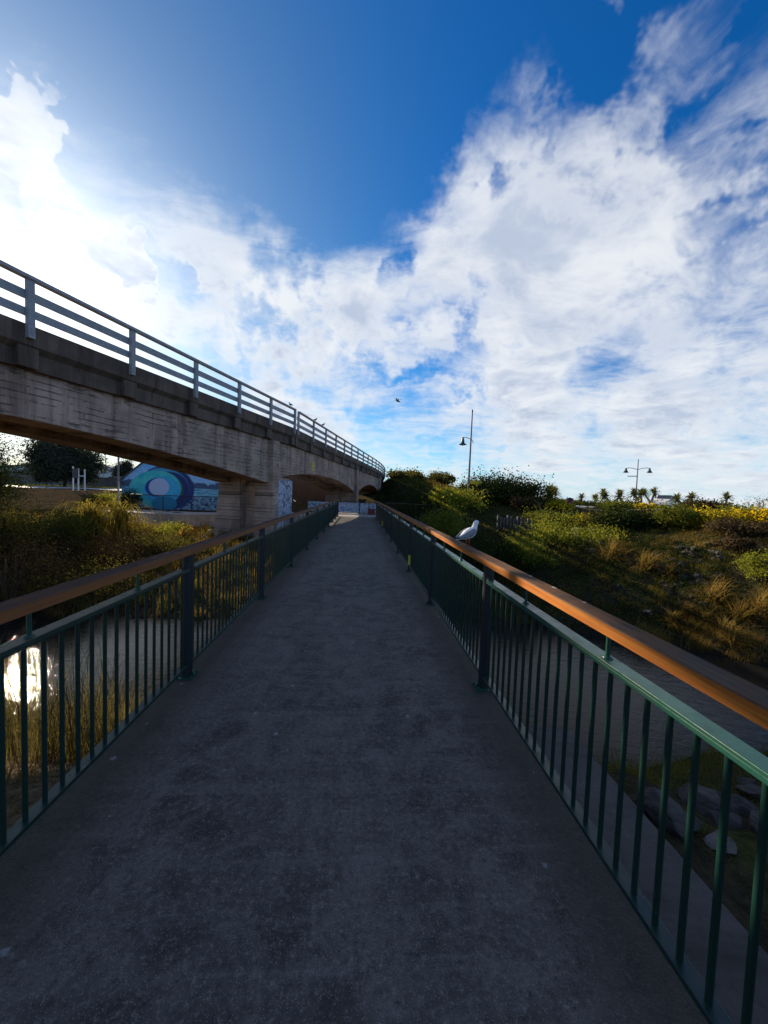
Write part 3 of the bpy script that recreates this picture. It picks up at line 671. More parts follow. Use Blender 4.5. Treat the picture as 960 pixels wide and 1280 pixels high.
def mural_building():
    yb = 29.0; xl = atY(152, 600, yb)[0]; t = thing('mural_building', 'gabled building with a blue and teal swirl mural painted across its wall', 'building', (xl, yb, 0), R(3))
    prof = [(0, -.4), (10.6, -.4), (10.6, 2.1), (5.3, 5.35), (3.9, 5.35), (0, 2.0)]
    prof = [(0, -.4), (10.6, -.4), (10.6, 2.1), (4.0, 5.55), (0, 2.0)]
    MB().hull([(u, 0, v) for u, v in prof], [(u, .25, v) for u, v in prof]).build('wall', 'mural_paint', t)
    MB().hull([(0, .252, -.4), (0, 11, -.4), (0, 11, 2.0), (0, .252, 2.0)], [(.25, .252, -.4), (.25, 11, -.4), (.25, 11, 2.0), (.25, .252, 2.0)]).build('wall', 'house_white', t)
    MB().hull([(10.35, .252, -.4), (10.35, 11, -.4), (10.35, 11, 2.1), (10.35, .252, 2.1)], [(10.6, .252, -.4), (10.6, 11, -.4), (10.6, 11, 2.1), (10.6, .252, 2.1)]).build('wall', 'house_white', t)
    for (u0, v0), (u1, v1) in (((-.12, 1.93), (4.0, 5.585)), ((4.0, 5.585), (10.75, 2.06))):
        MB().hull([(u0, -.1, v0), (u1, -.1, v1), (u1, -.1, v1+.09), (u0, -.1, v0+.09)], [(u0, 11.2, v0), (u1, 11.2, v1), (u1, 11.2, v1+.09), (u0, 11.2, v0+.09)]).build('roof', 'roof_dark', t)
mural_building()

def picket_fence(name, label, pts, h, mats, bar_gap=.12, post_at=None, base=None, infill='bar', r=.022, cat='fence', z_fn=None):
    z_fn = z_fn or (lambda x, y: 0.); t = thing(name, label, cat, (pts[0][0], pts[0][1], z_fn(*pts[0]))); inv = Vector(t.location)
    P = [Vector((x, y, z_fn(x, y))) for x, y in pts]
    for a, b in zip(P[:-1], P[1:]):
        L = (b-a).length; n = max(1, round(L/(post_at or 1.8)))
        for i in range(n+1):
            if i == n and b is not P[-1]: continue
            q = a.lerp(b, i/n)-inv; MB().tube([q+Vector((0, 0, -.1)), q+Vector((0, 0, h+.02))], r, 8).build('post', mats, t)
        MB().tube([a-inv+Vector((0, 0, h)), b-inv+Vector((0, 0, h))], r*.9, 8).build('top_rail', mats, t)
        MB().tube([a-inv+Vector((0, 0, .12)), b-inv+Vector((0, 0, .12))], r*.6, 6).build('bottom_rail', mats, t)
        if infill == 'bar':
            k = int(L/bar_gap)
            for i in range(1, k): q = a.lerp(b, i/k)-inv; MB().tube([q+Vector((0, 0, .12)), q+Vector((0, 0, h))], .008, 5, cap=False).build('bar', mats, t)
        elif infill == 'mesh':
            m = MB(); k = int(L/.16); d = (b-a)
            for i in range(-4, k+1):
                for sgn in (1, -1):
                    u0, u1 = (i*.16, i*.16+h-.16) if sgn > 0 else (i*.16+h-.16, i*.16)
                    z0, z1 = .13, h-.02
                    lo, hi = 0, L
                    f0 = 0. if u0 == u1 else None
                    def cl(u): return min(max(u, lo), hi)
                    if (u0 < lo and u1 < lo) or (u0 > hi and u1 > hi): continue
                    za = z0+(z1-z0)*((cl(u0)-u0)/(u1-u0)); zb = z0+(z1-z0)*((cl(u1)-u0)/(u1-u0))
                    m.tube([a+d*(cl(u0)/L)-inv+Vector((0, 0, za)), a+d*(cl(u1)/L)-inv+Vector((0, 0, zb))], .006, 3, cap=False)
            o = m.build('mesh_infill', mats, t); o['kind'] = 'stuff'
    return t
# railing between the path and the mural
fa = [tuple(atY(px, 640, 25.6+.0*px)[:2]) for px in (160, 178, 214)]
picket_fence('path_railing', 'dark steel mesh railing along the path in front of the mural', [(-15.4, 26.2), (-12.9, 25.4), (-4.6, 27.4)], 1.05, 'dark_paint', infill='mesh', post_at=1.75, r=.03, z_fn=lambda x, y: 0., cat='railing')
# barrier closing the far side of the landing, boards with sprayed paint behind its bars
def barrier():
    yb = 30.2; xs = [atY(px, 640, yb)[0] for px in (384, 421, 449.5, 461, 476)]
    t = thing('barrier_fence', 'barred fence with white boards of blue sprayed graffiti beyond the footbridge end', 'fence', (xs[0], yb, 0))
    inv = Vector(t.location)
    for x in xs: MB().tube([(x-inv.x, 0, -.1), (x-inv.x, 0, 1.02)], .03, 8).build('post', 'dark_paint', t)
    for a, b in zip(xs[:-1], xs[1:]):
        for z in (.06, .98): MB().tube([(a-inv.x, 0, z), (b-inv.x, 0, z)], .022, 6).build('rail', 'dark_paint', t)
        MB().box(((a+b)/2-inv.x, .10, .46), (b-a-.08, .02, .80)).build('board', 'graffiti_panel', t)
        k = int((b-a)/.13)
        for i in range(1, k): x = a+(b-a)*i/k; MB().tube([(x-inv.x, 0, .06), (x-inv.x, 0, .98)], .009, 5, cap=False).build('bar', 'dark_paint', t)
barrier()
tb = atY(464, 645, 29.4)
o = MB().box((0, 0, .22), (.55, .4, .40)).box((0, 0, .44), (.6, .45, .05)).build('red_box', 'red_paint', None, (tb[0], 29.4, 0), .01); tag(o, 'dark red storage box in front of the graffiti boards', 'box')
# side path railing leading off from the footbridge end
rp = [tuple(atY(px, y, Y)[:2]) for px, y, Y in ((483, 630, 27.2), (520, 632, 26.6), (572, 637, 25.2))]
picket_fence('path_railing', 'rusty brown railing leading from the footbridge end into the scrub', rp, 1.0, 'rust_rail', post_at=1.6, r=.022, bar_gap=.14, z_fn=lambda x, y: 0.02, cat='railing')
# retaining wall closing the view under the second span
w0, w1 = bp(7.5, 8.5), bp(30, 6.2)
o = MB().hull([(w0[0], w0[1], -.6), (w1[0], w1[1], -.6), (w1[0], w1[1], 3.4), (w0[0], w0[1], 3.4)], [(w0[0]-.35, w0[1]+.1, -.6), (w1[0]-.35, w1[1]+.1, -.6), (w1[0]-.35, w1[1]+.1, 3.4), (w0[0]-.35, w0[1]+.1, 3.4)]).build('retaining_wall', 'brick_dark')
tag(o, 'dark retaining wall seen under the arched second span of the road bridge', 'wall')

# ------------------------------------------------------------------ plants
def zgf(x, y): return float(zg(x, y))
def stems(mb, n, h, r, spread, g):
    for i in range(n):
        a = g.random()*2*math.pi; s = spread*(.3+.7*g.random()); p = [(0, 0, -.15)]
        for k in (.35, .7, 1.): p.append((math.cos(a)*s*k+.05*g.normal(), math.sin(a)*s*k+.05*g.normal(), h*k))
        mb.tube(p, [r, r*.8, r*.5, r*.2], 6)
def plant(name, label, cat, px, ytop, wpx, Y, leaf, n=2500, lpx=2.6, group=None, depth=None, base=None, minh=.4, flat=.0, trunk='bark', clumps=None, spread=.24, seed=None, low=.0):
    g = np.random.default_rng(seed or int(px*7+ytop*13+Y*3)); P = atY(px, ytop, Y); sc = mpp(P); w = wpx*sc*1.15; n = int(n*1.3)
    zb = zgf(P[0], P[1]) if base is None else base; h = max(minh, (P[2]-zb)*.92); d = depth or w
    t = thing(name, label, cat, (P[0], Y, zb), 0, group); z0 = max(low*h, 0.)
    lobes = [(0, 0, z0+(h-z0)*.5, w*.40, d*.40, (h-z0)*.44)]
    for i in range(6):
        a = g.random()*6.28; q = .28+.12*g.random(); s = .2+.16*g.random(); zc = z0+(h-z0)*g.uniform(.3, .62)
        lobes.append((math.cos(a)*w*q, math.sin(a)*d*q, zc, w*s, d*s, min((h-z0)*s*1.3, h-zc)))
    if low < .06: lobes += [(0, 0, h*.24, w*.44, d*.44, h*.24), (w*.1, -d*.15, h*.2, w*.36, d*.36, h*.2)]
    lv = max(.035, lpx*sc)
    V, F = crown(lobes, n, lv, clumps or max(28, n//55), spread, g); V[:, 2] = np.maximum(V[:, 2], -.1)
    link('foliage', npmesh('foliage', V, F), leaf, t)
    mb = MB(); stems(mb, 1 if low > .2 else 4, h*.75, max(.02, h*.03), w*.22 if low <= .2 else w*.06, g); mb.build('trunk' if low > .2 else 'stem', trunk, t)
    return t
GR = 'shrubs on the far bank'
plant('round_bush', 'large dark rounded bush beside the single-arm lamp post', 'bush', 628, 601, 84, 27, 'leaf_dark', 16000)
plant('bush', 'bright green bush at the foot of the single-arm lamp post', 'bush', 577, 611, 56, 23.5, 'leaf_lime', 4500)
plant('bush', 'green bush spreading over the slope behind the perched gull', 'bush', 566, 634, 66, 18.5, 'leaf_mid', 4200)
plant('round_tree', 'small dome-shaped tree alone on the embankment skyline', 'tree', 549, 592, 33, 55, 'leaf_olive', 3500, low=.1)
plant('bush', 'low brownish bush on the embankment crest near the bridge end', 'bush', 509, 595, 38, 57, 'leaf_olive', 2500)
plant('bush', 'rust brown bush hugging the large dark rounded bush', 'bush', 653, 622, 32, 23, 'leaf_brown', 2500)
plant('bush', 'low mounded green bush behind the wooden bank fence', 'bush', 688, 644, 62, 19.5, 'leaf_mid', 4500)
plant('bush', 'yellow-green bush spilling down the bank above pale rocks', 'bush', 708, 657, 74, 15.8, 'leaf_lime', 4800)
plant('bush', 'dull green bush low on the bank below the wooden fence', 'bush', 662, 670, 62, 14.2, 'leaf_mid', 3600)
plant('bush', 'dark scrubby bush on the shaded bank beyond the gull', 'bush', 610, 668, 70, 14.0, 'leaf_dark', 3600)
plant('bush', 'pointed green bush beside the gravel parking area', 'bush', 760, 628, 32, 22, 'leaf_mid', 2600)
plant('bush', 'olive bush with bare brown twigs above the rocky slope', 'bush', 764, 645, 50, 18, 'leaf_olive', 3600)
plant('hedge', 'long dark clipped hedge along the top of the rocky bank', 'hedge', 806, 643, 84, 16.6, 'leaf_dark', 6000, depth=2.0, spread=.3)
plant('bush', 'glossy green bush in front of the white car', 'bush', 848, 631, 48, 15.6, 'leaf_mid', 4600)
plant('bush', 'brown-leaved bush between white car and yellow daisies', 'bush', 874, 621, 32, 19, 'leaf_brown', 2600)
plant('hedge', 'flat-topped green hedge between two yellow daisy bushes', 'hedge', 930, 633, 56, 15.6, 'leaf_mid', 4800, depth=1.6)
plant('daisy_bush', 'wide bush covered in yellow daisies beside the flat-topped hedge', 'flowers', 892, 636, 50, 14.6, 'leaf_daisy', 4600, lpx=2.8)
plant('daisy_bush', 'yellow daisy bush beyond the flat-topped hedge, below bare twigs', 'flowers', 958, 633, 46, 14.4, 'leaf_daisy', 4200, lpx=2.8)
plant('daisy_bush', 'yellow daisies beneath the cluster of cabbage trees', 'flowers', 698, 630, 26, 23.5, 'leaf_daisy', 1800)
plant('daisy_bush', 'low yellow daisies beside the gravel walk', 'flowers', 735, 649, 34, 19.2, 'leaf_daisy', 1600)
plant('daisy_bush', 'small yellow daisy clump at the foot of the double lamp post', 'flowers', 806, 634, 22, 27, 'leaf_daisy', 1200)
plant('bush', 'lime green bush low on the rocky bank', 'bush', 956, 686, 36, 10.2, 'leaf_lime', 2600, minh=.7)
plant('bush', 'dry brown bush on the bank below the yellow daisies', 'bush', 922, 655, 56, 12.9, 'leaf_brown', 3600)
plant('bush', 'dry tan bush in the middle of the rocky bank', 'bush', 922, 679, 26, 11.6, 'leaf_brown', 1800, minh=.6)
plant('twig_bush', 'leafless purple-brown twiggy bush on the skyline', 'bush', 956, 616, 30, 24, 'leaf_brown', 500, lpx=1.2)
for i, (px, yt, w, Y, m) in enumerate(((672, 627, 30, 30, 'leaf_olive'), (715, 628, 26, 34, 'leaf_mid'), (788, 630, 30, 34, 'leaf_dark'), (822, 634, 14, 34, 'leaf_mid'),
                                       (700, 634, 30, 25, 'leaf_mid'), (900, 628, 26, 27, 'leaf_olive'), (885, 631, 24, 30, 'leaf_mid'), (864, 629, 20, 31, 'leaf_dark'), (640, 618, 26, 36, 'leaf_olive'))):
    lb = ('olive bush under the many-headed cabbage tree', 'green bush beside the red litter bin', 'dark bush between stout cabbage tree and double lamp', 'small green bush next to the white car', 'green bush behind the low daisies of the gravel walk',
          'olive bush under the single cabbage tree', 'green bush behind the wide daisy bush', 'dark bush under the cabbage tree by the car', 'olive bush behind the large dark rounded bush')[i]
    plant('bush', lb, 'bush', px, yt, w, Y, m, 1500, group='small bushes beyond the far bank')
def cabbage(px, yh, wpx, Y, heads, label, group=None):
    g = np.random.default_rng(int(px)); P = atY(px, yh, Y); sc = mpp(P); zb = zgf(P[0], Y); h = P[2]-zb+1.5*sc; r = wpx*sc*.86
    t = thing('cabbage_tree', label, 'palm', (P[0], Y, zb), 0, group); tr = MB(); VV = []; FF = []; o = 0
    for k in range(heads):
        a = k*2.4+g.random(); q = (.0 if heads == 1 else r*.75); top = np.array([math.cos(a)*q, math.sin(a)*q, h*(1 if k == 0 else g.uniform(.82, 1.0))])
        tr.tube([(0, 0, -.1), (top[0]*.25, top[1]*.25, top[2]*.5), tuple(top)], [r*.16, r*.13, r*.10], 6)
        V, F = ribbons(top, 70, r*(1.0 if heads == 1 else .8), r*.13, .1, .9, 4, g); 
        V2, F2 = ribbons(top-np.array([0, 0, r*.1]), 34, r*.9, r*.13, -2.6, 1.0, 4, g)
        VV += [V, V2]; FF += [F+o, F2+o+len(V)]; o += len(V)+len(V2)
    tr.build('trunk', 'pale_bark', t); link('crown', npmesh('crown', np.concatenate(VV), np.concatenate(FF)), 'leaf_palm', t)
for px, yh, w, Y, hd, lb in ((676, 619, 22, 29, 3, 'bushy many-headed cabbage tree nearest the dark rounded bush'), (694, 616, 10, 40, 1, 'slim cabbage tree rising above the yellow daisies'),
                             (727, 624, 10, 47, 1, 'small cabbage tree standing left of the gravel parking area entrance'), (744, 625, 11, 45, 1, 'leaning cabbage tree at the gravel parking area'),
                             (766, 622, 17, 33, 2, 'stout round-headed cabbage tree behind the pointed bush'), (802, 620, 15, 36, 2, 'cabbage tree with drooping leaves at the double lamp post'),
                             (815, 617, 13, 38, 2, 'taller forked cabbage tree just past the double lamp post'), (857, 624, 16, 30, 2, 'cabbage tree beside the white car'), (908, 625, 13, 38, 1, 'single cabbage tree above the yellow daisies'),
                             (665, 624, 12, 33, 1, 'short cabbage tree peeping over the dark rounded bush')):
    cabbage(px, yh, w, Y, hd, lb)

# scrub covering the embankment at the end of the road bridge
def scatter(n, x0, x1, y0, y1, g): return g.uniform(x0, x1, n), g.uniform(y0, y1, n)
def scrub():
    g = np.random.default_rng(5); Vs = []; Fs = []; o = 0
    for (n, x0, x1, y0, y1, hh, sz) in ((42000, 1.8, 26, 33, 60, .55, .2), (16000, 1.7, 9, 26.5, 36, 1.0, .14), (17000, 1.6, 9, 12, 27, .55, .085)):
        k = 520; cx, cy = scatter(k, x0, x1, y0, y1, g); j = g.integers(0, k, n); s = (x1-x0)*.03+.25
        x = cx[j]+g.normal(size=n)*s; y = cy[j]+g.normal(size=n)*s; hc = hh*(.3+.9*g.random(k))
        ok = (x > 1.75)&(np.abs(y-path_edge(3)-1.6) > 0)&~((x < 3.6)&(y > 26)&(y < 31.2)); x, y, j = x[ok], y[ok], j[ok]
        z = zg(x, y)+hc[j]*g.random(len(x))**.7
        V, F = leafmesh(np.stack([x, y, z], 1), sz, np.array([0, 0, .6]), .5, g); Vs.append(V); Fs.append(F+o); o += len(V)
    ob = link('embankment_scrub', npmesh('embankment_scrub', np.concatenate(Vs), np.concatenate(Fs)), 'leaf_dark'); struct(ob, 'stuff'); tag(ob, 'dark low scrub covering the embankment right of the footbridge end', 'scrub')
scrub()
def grass(name, label, regions, mat, seed):
    g = np.random.default_rng(seed); Vs = []; Fs = []; o = 0
    for (n, x0, x1, y0, y1, h, w, lean, tuft) in regions:
        k = max(8, n//tuft); cx, cy = scatter(k, x0, x1, y0, y1, g); j = g.integers(0, k, n); hs = (.5+g.random(k))
        x = cx[j]+g.normal(size=n)*.10; y = cy[j]+g.normal(size=n)*.10; z = zg(x, y); ok = (z > -2.02)&((np.abs(x+.2) > 1.95)|(z < -.9))&~((x < 1.6)&(x > -16)&(y > path_edge(x)-.1)); x, y, z, hj = x[ok], y[ok], z[ok], hs[j][ok]
        V, F = blades(np.stack([x, y, z-.02], 1), h*hj, w, lean, g); Vs.append(V); Fs.append(F+o); o += len(V)
    ob = link(name, npmesh(name, np.concatenate(Vs), np.concatenate(Fs)), mat); struct(ob, 'stuff'); tag(ob, label, 'grass'); return ob
grass('bank_grass', 'dry tan grass growing over the far bank', [(15000, 4, 16, 7.5, 14, .20, .010, 1.1, 60), (9000, 2, 20, 12, 22, .20, .013, 1., 50), (6000, 10, 28, 9, 22, .22, .014, 1., 40),
      (7000, 7, 13, 5.4, 9.6, .36, .010, 1., 70), (8000, 9, 16, 40, 62, .6, .05, .6, 20)], 'grass_dry', 11)
grass('bank_grass', 'olive green grass patches over the far bank and waterside', [(9000, 3.2, 12, 7.3, 12, .20, .010, 1., 60), (6000, 5, 18, 11, 18, .18, .012, 1., 50), (9000, 2.4, 7.5, 3.2, 6.2, .16, .006, .9, 45), (5000, 1.8, 5, -1, 4, .10, .005, .9, 45)], 'grass_green', 12)
grass('bank_grass', 'brown rank grass on the shaded bank under the road bridge', [(26000, -16, -1.8, 9.2, 22, .30, .012, 1., 50), (8000, -26, -10, 11, 24, .3, .016, .9, 40)], 'grass_dry', 13)
grass('bank_grass', 'dull green weeds among the brown grass under the road bridge', [(14000, -18, -1.8, 9.2, 23, .34, .016, .8, 50)], 'grass_green', 14)
grass('waterside_reeds', 'tall seeding grass at the water edge beside the shaded balustrade', [(5200, -5.6, -2.8, 3.6, 5.6, .85, .007, .5, 60), (5200, -9, -4.4, 4.4, 6.5, .7, .008, .5, 60), (3000, -3.4, -1.9, 4.2, 5.7, .6, .007, .6, 60)], 'grass_reed', 15)
grass('straw_litter', 'flattened straw on the sandy bank below the shaded balustrade', [(2600, -4.6, -1.8, 2.2, 4.4, .10, .006, 2.2, 20)], 'grass_dry', 16)
def undergrowth(name, label, regions, mat, seed):
    g = np.random.default_rng(seed); Vs = []; Fs = []; o = 0
    for n, x0, x1, y0, y1, hh, sz, k in regions:
        cx, cy = scatter(k, x0, x1, y0, y1, g); j = g.integers(0, k, n); rr = .12+.30*g.random(k); x = cx[j]+g.normal(size=n)*rr[j]; y = cy[j]+g.normal(size=n)*rr[j]
        hc = hh*(.25+g.random(k)); z0 = zg(x, y); ok = (z0 > -1.95)&(np.abs(x+.2) > 2.1)&~((x < 1.6)&(x > -16)&(y > path_edge(x)-.2)); x, y, j, z0 = x[ok], y[ok], j[ok], z0[ok]
        z = z0+hc[j]*g.random(len(x))**.8*np.exp(-((x-cx[j])**2+(y-cy[j])**2)/(2*rr[j]**2)*.5)
        V, F = leafmesh(np.stack([x, y, z], 1), sz, np.array([0, 0, .5]), .5, g); Vs.append(V); Fs.append(F+o); o += len(V)
    ob = link(name, npmesh(name, np.concatenate(Vs), np.concatenate(Fs)), mat); struct(ob, 'stuff'); tag(ob, label, 'undergrowth')
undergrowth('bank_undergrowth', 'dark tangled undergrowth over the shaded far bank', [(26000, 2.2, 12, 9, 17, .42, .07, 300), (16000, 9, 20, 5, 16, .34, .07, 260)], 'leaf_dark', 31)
undergrowth('bank_undergrowth', 'olive creeping weeds over the rocky far bank', [(12000, 4, 18, 7, 17, .26, .06, 200), (8000, 5, 22, 14, 24, .3, .08, 120)], 'leaf_olive', 32)
undergrowth('bank_undergrowth', 'brown leafy undergrowth on the bank under the road bridge', [(20000, -16, -1.8, 9.5, 21, .4, .07, 260)], 'leaf_brown', 33)
def tussock(px, py, wpx, leaf, label, n=150, group=None, ln=1.):
    P = hit(px, py); sc = mpp(P); r = wpx*sc*.5; g = np.random.default_rng(int(px+py)); t = thing('tussock', label, 'grass', P, 0, group)
    V, F = ribbons((0, 0, 0), n, r*1.5*ln, max(.008, .9*sc), .5, .75, 5, g); V[:, :2] += np.repeat(g.normal(size=(n, 2))*r*.15, 12, 0); link('blades', npmesh('blades', V, F), leaf, t)
for px, py, w in ((806, 712, 40), (893, 752, 48), (762, 700, 44), (835, 720, 26), (925, 775, 46), (858, 770, 30), (840, 782, 30), (950, 770, 50), (905, 800, 60), (880, 780, 40)):
    tussock(px, py, w, 'grass_dry', 'pale dry tussock of grass on the rocky far bank', group='dry tussocks on the far bank')
def flax(px, py, hpx, Y, label):
    P = atY(px, py, Y); zb = zgf(P[0], Y); sc = mpp(P); g = np.random.default_rng(int(px)); t = thing('flax_plant', label, 'flax', (P[0], Y, zb), 0)
    top = atY(px, py-hpx, Y)[2]-zb
    V, F = ribbons((0, 0, 0), 300, top*1.5, .055, 2.4, 1.9, 7, g); V[:, :2] += np.repeat(g.normal(size=(300, 2))*.14, 16, 0); link('leaves', npmesh('leaves', V, F), 'leaf_flax', t)
flax(112, 660, 38, 18.5, 'variegated flax with upright backlit leaves beside the clipped hedge'); flax(150, 660, 36, 18.8, 'rounded variegated flax nearest the path below the mural')
for px, yt, w, Y, m, lb in ((20, 627, 84, 13.6, 'leaf_dark', 'dark clipped hedge bush with sunlit top edge, near the timber rail end'), (70, 630, 70, 14.2, 'leaf_dark', 'dark hedge bush with glinting top beside the flax'),
                            (2, 609, 26, 13.2, 'leaf_olive', 'wispy tall shrub rising above the dark hedge'), (-56, 588, 110, 12.6, 'leaf_dark', 'dark hedge bush under the near span, raised out of view to block sun'), (100, 640, 44, 17.6, 'leaf_dark', 'low dark bush at the foot of the upright flax'),  # the out-of-view hedge bush is made taller to block sun on the water
                            (60, 668, 90, 14.2, 'leaf_brown', 'brown thicket on the bank below the dark hedge'), (140, 676, 90, 14.6, 'leaf_brown', 'brown thicket on the bank below the two flaxes'), (20, 700, 100, 12.2, 'leaf_brown', 'brown bramble low on the bank near the water'),
                            (12, 664, 112, 10.7, 'leaf_brown', 'low brown thicket at the very edge of the stream'), (200, 672, 60, 16, 'leaf_olive', 'olive scrub on the bank in front of the path wall'), (100, 712, 110, 12.2, 'leaf_olive', 'tangled olive bramble just above the stream'), (215, 662, 36, 19.5, 'leaf_lime', 'lime green weeds below the path wall'),
                            (133, 617, 24, 31, 'leaf_lime', 'small yellow-green planter shrub beside the path lamp post'), (116, 620, 20, 29, 'leaf_dark', 'low dark planter shrub in front of the sign frame'), (165, 610, 16, 27.6, 'leaf_dark', 'dark creeper bush at the corner of the mural wall')):
    plant('bush', lb, 'bush', px, yt, w, Y, m, 9000 if w > 40 else 2600, minh=.5, lpx=1.9, spread=.3)
for x, y, h, w, lb in ((-17.3, 17.4, 4.0, 3.2, 'added tall dark shrub blocking low sun on the bank under the near span'), (-20.3, 20.6, 4.8, 3.8, 'added tall dark sun-blocking shrub behind the hedge under the near span'), (-22, 22.5, 3.6, 4., 'added broad sun-blocking shrub furthest along the hedge line')):  # tall shrubs added to keep low sun off the stream and bank
    g = np.random.default_rng(int(h*10)); t = thing('shrub', lb, 'bush', (x, y, zgf(x, y))); V, F = crown([(0, 0, h*.5, w*.45, w*.45, h*.5), (.5, .3, h*.4, w*.4, w*.35, h*.4), (-.5, -.4, h*.45, w*.35, w*.4, h*.4)], 9000, .11, 160, .26, g)
    link('foliage', npmesh('foliage', V, F), 'leaf_dark', t); mb = MB(); stems(mb, 4, h*.7, .07, w*.2, g); mb.build('stem', 'bark', t)
def succ(px, py):
    P = hit(px, py); t = thing('succulent', 'orange-tinged aloe below the path wall near the pier', 'plant', P, 0, 'aloes below the path wall'); g = np.random.default_rng(int(px))
    V, F = ribbons((0, 0, 0), 34, .55, .07, .4, .35, 4, g); link('leaves', npmesh('leaves', V, F), 'succulent', t)
for px, py in ((222, 665), (232, 662), (240, 668), (250, 665), (228, 672), (258, 668)): succ(px, py)

# trees and town beyond the road bridge
plant('evergreen_tree', 'big dark spreading evergreen in front of the white house', 'tree', 80, 543, 62, 64, 'leaf_pohut', 26000, lpx=2.6, low=.02, spread=.2, clumps=260)
plant('evergreen_tree', 'small dark tree beside the path lamp post', 'tree', 157, 573, 18, 66, 'leaf_pohut', 4000, lpx=2.0, low=.25)

# ------------------------------------------------------------------ rocks
def rockmesh(seed):
    g = np.random.default_rng(seed); bm = bmesh.new(); bmesh.ops.create_icosphere(bm, subdivisions=4, radius=1)
    pl = unit(13, g); dd = .56+.24*g.random(13)
    for v in bm.verts:
        p = np.array(v.co)*(1+.10*math.sin(2.3*v.co.x+seed)*math.sin(2.9*v.co.y+seed*2))
        for q, d in zip(pl, dd):
            e = p@q-d
            if e > 0: p = p-q*e
        p = p*(1+.02*math.sin(9*p[0]+seed+4*p[1])+.02*math.sin(13*p[1]+2*seed+5*p[2])+.015*math.sin(23*p[2]+7*p[0])); v.co = p
    me = bpy.data.meshes.new('rock'); bm.to_mesh(me); bm.free(); me.polygons.foreach_set('use_smooth', [False]*len(me.polygons)); return me
RM = [rockmesh(i) for i in range(6)]; RP = [rockmesh(20+i) for i in range(4)]
for m in RM: m.materials.append(MAT['rock'])
for m in RP: m.materials.append(MAT['pale_rock'])
def rock(px, py, wpx, label, group, pool=RM, flat=.65, k=0, name='rock'):
    P = hit(px, py); s = wpx*mpp(P)*.5; o = bpy.data.objects.new(name, pool[k % len(pool)]); C.objects.link(o)
    o.location = (P[0], P[1], P[2]+s*flat*.25); o.scale = (s*1.05, s*.9, s*flat); o.rotation_euler = (.12*math.sin(k), .12*math.cos(k*2), k*1.3); tag(o, label, 'rock', group)
for k, (px, py, w) in enumerate(((830, 1022, 66), (878, 1008, 58), (918, 1010, 46), (905, 1030, 40), (948, 1000, 40), (955, 1040, 44), (860, 1030, 36), (935, 985, 26))):
    rock(px, py, w, ('large grey boulder touching the concrete ledge', 'tall upright boulder next to the one touching the ledge', 'rounded boulder behind the pale flat split stone', 'squat boulder wedged between taller boulders',
                     'boulder at the grassy end of the group by the ledge', 'boulder beside the pale flat split stone', 'small boulder under the tall upright one', 'smallest boulder of the group, half sunk in grass')[k], 'boulders by the concrete ledge', RM, .7, k, 'boulder')
rock(900, 1054, 38, 'pale flat split stone lying in front of the boulders', None, RP, .22, 3, 'stone')
for k, (px, py, w) in enumerate(((737, 679, 12), (747, 682, 18), (756, 688, 12), (729, 684, 10), (765, 680, 12), (741, 690, 12), (772, 690, 9), (752, 674, 9))):
    rock(px, py, w, 'pale rock at the foot of the yellow-green bush', 'pale rocks on the bank', RP, .7, k)
g = np.random.default_rng(3)
for k in range(64):
    px, py = (g.uniform(815, 905), g.uniform(680, 752)) if k < 48 else (g.uniform(700, 960), g.uniform(700, 800))
    rock(px, py, g.uniform(8, 15), 'dark rock of the riprap covering the far bank', 'riprap rocks on the far bank', RM, .75, k)
for k, (px, py, w) in enumerate(((186, 652, 14), (264, 668, 16), (255, 674, 12), (200, 660, 10), (246, 678, 10))):
    rock(px, py, w, 'pale stone below the path wall by the bridge pier', 'stones below the path wall', RP, .7, k)

# ------------------------------------------------------------------ lamps, signs and furniture beyond the stream
def lamp1():
    b = atY(584, 640, 25); zb = zgf(b[0], 25); top = atY(590, 515, 25)[2]; t = thing('street_lamp', 'tall lamp post with one bell lamp on a scrolled arm and a yellow blade', 'street lamp', (b[0], 25, zb))
    h = top-zb; MB().tube([(0, 0, 0), (0, 0, .9)], .10, 12).tube([(0, 0, .9), (.03, 0, h)], [.075, .045], 12).build('pole', 'lamp_steel', t)
    MB().lathe([(.0, .14), (.05, .08), (.06, 0), (.04, -.08)], (.03, 0, h+.05), 10).build('finial', 'lamp_steel', t)
    za = atY(588, 551, 25)[2]-zb; xl = atY(578.5, 552, 25)[0]-b[0]
    pts = [(.18, 0, za-.16), (.17, 0, za-.04), (.06, 0, za+.10), (-.15, 0, za+.17), (xl*.75, 0, za+.22), (xl, 0, za+.20)]
    MB().tube(pts, .022, 8).build('arm', 'lamp_steel', t)
    sh = MB().lathe([(.02, .22), (.07, .2), (.07, .12), (.10, .02), (.12, -.16), (.18, -.22), (.27, -.27), (.27, -.29), (.10, -.28)], (xl, 0, za), 16).build('lamp_shade', 'lamp_green', t)
    MB().lathe([(.0, -.36), (.07, -.33), (.09, -.28)], (xl, 0, za), 12).build('bulb', 'glass_lamp', sh)
    z1 = atY(595, 603, 25)[2]-zb; MB().box((.48, 0, z1), (.86, .02, .24)).build('sign_blade', 'yellow_sign', t, None, .004)
lamp1()
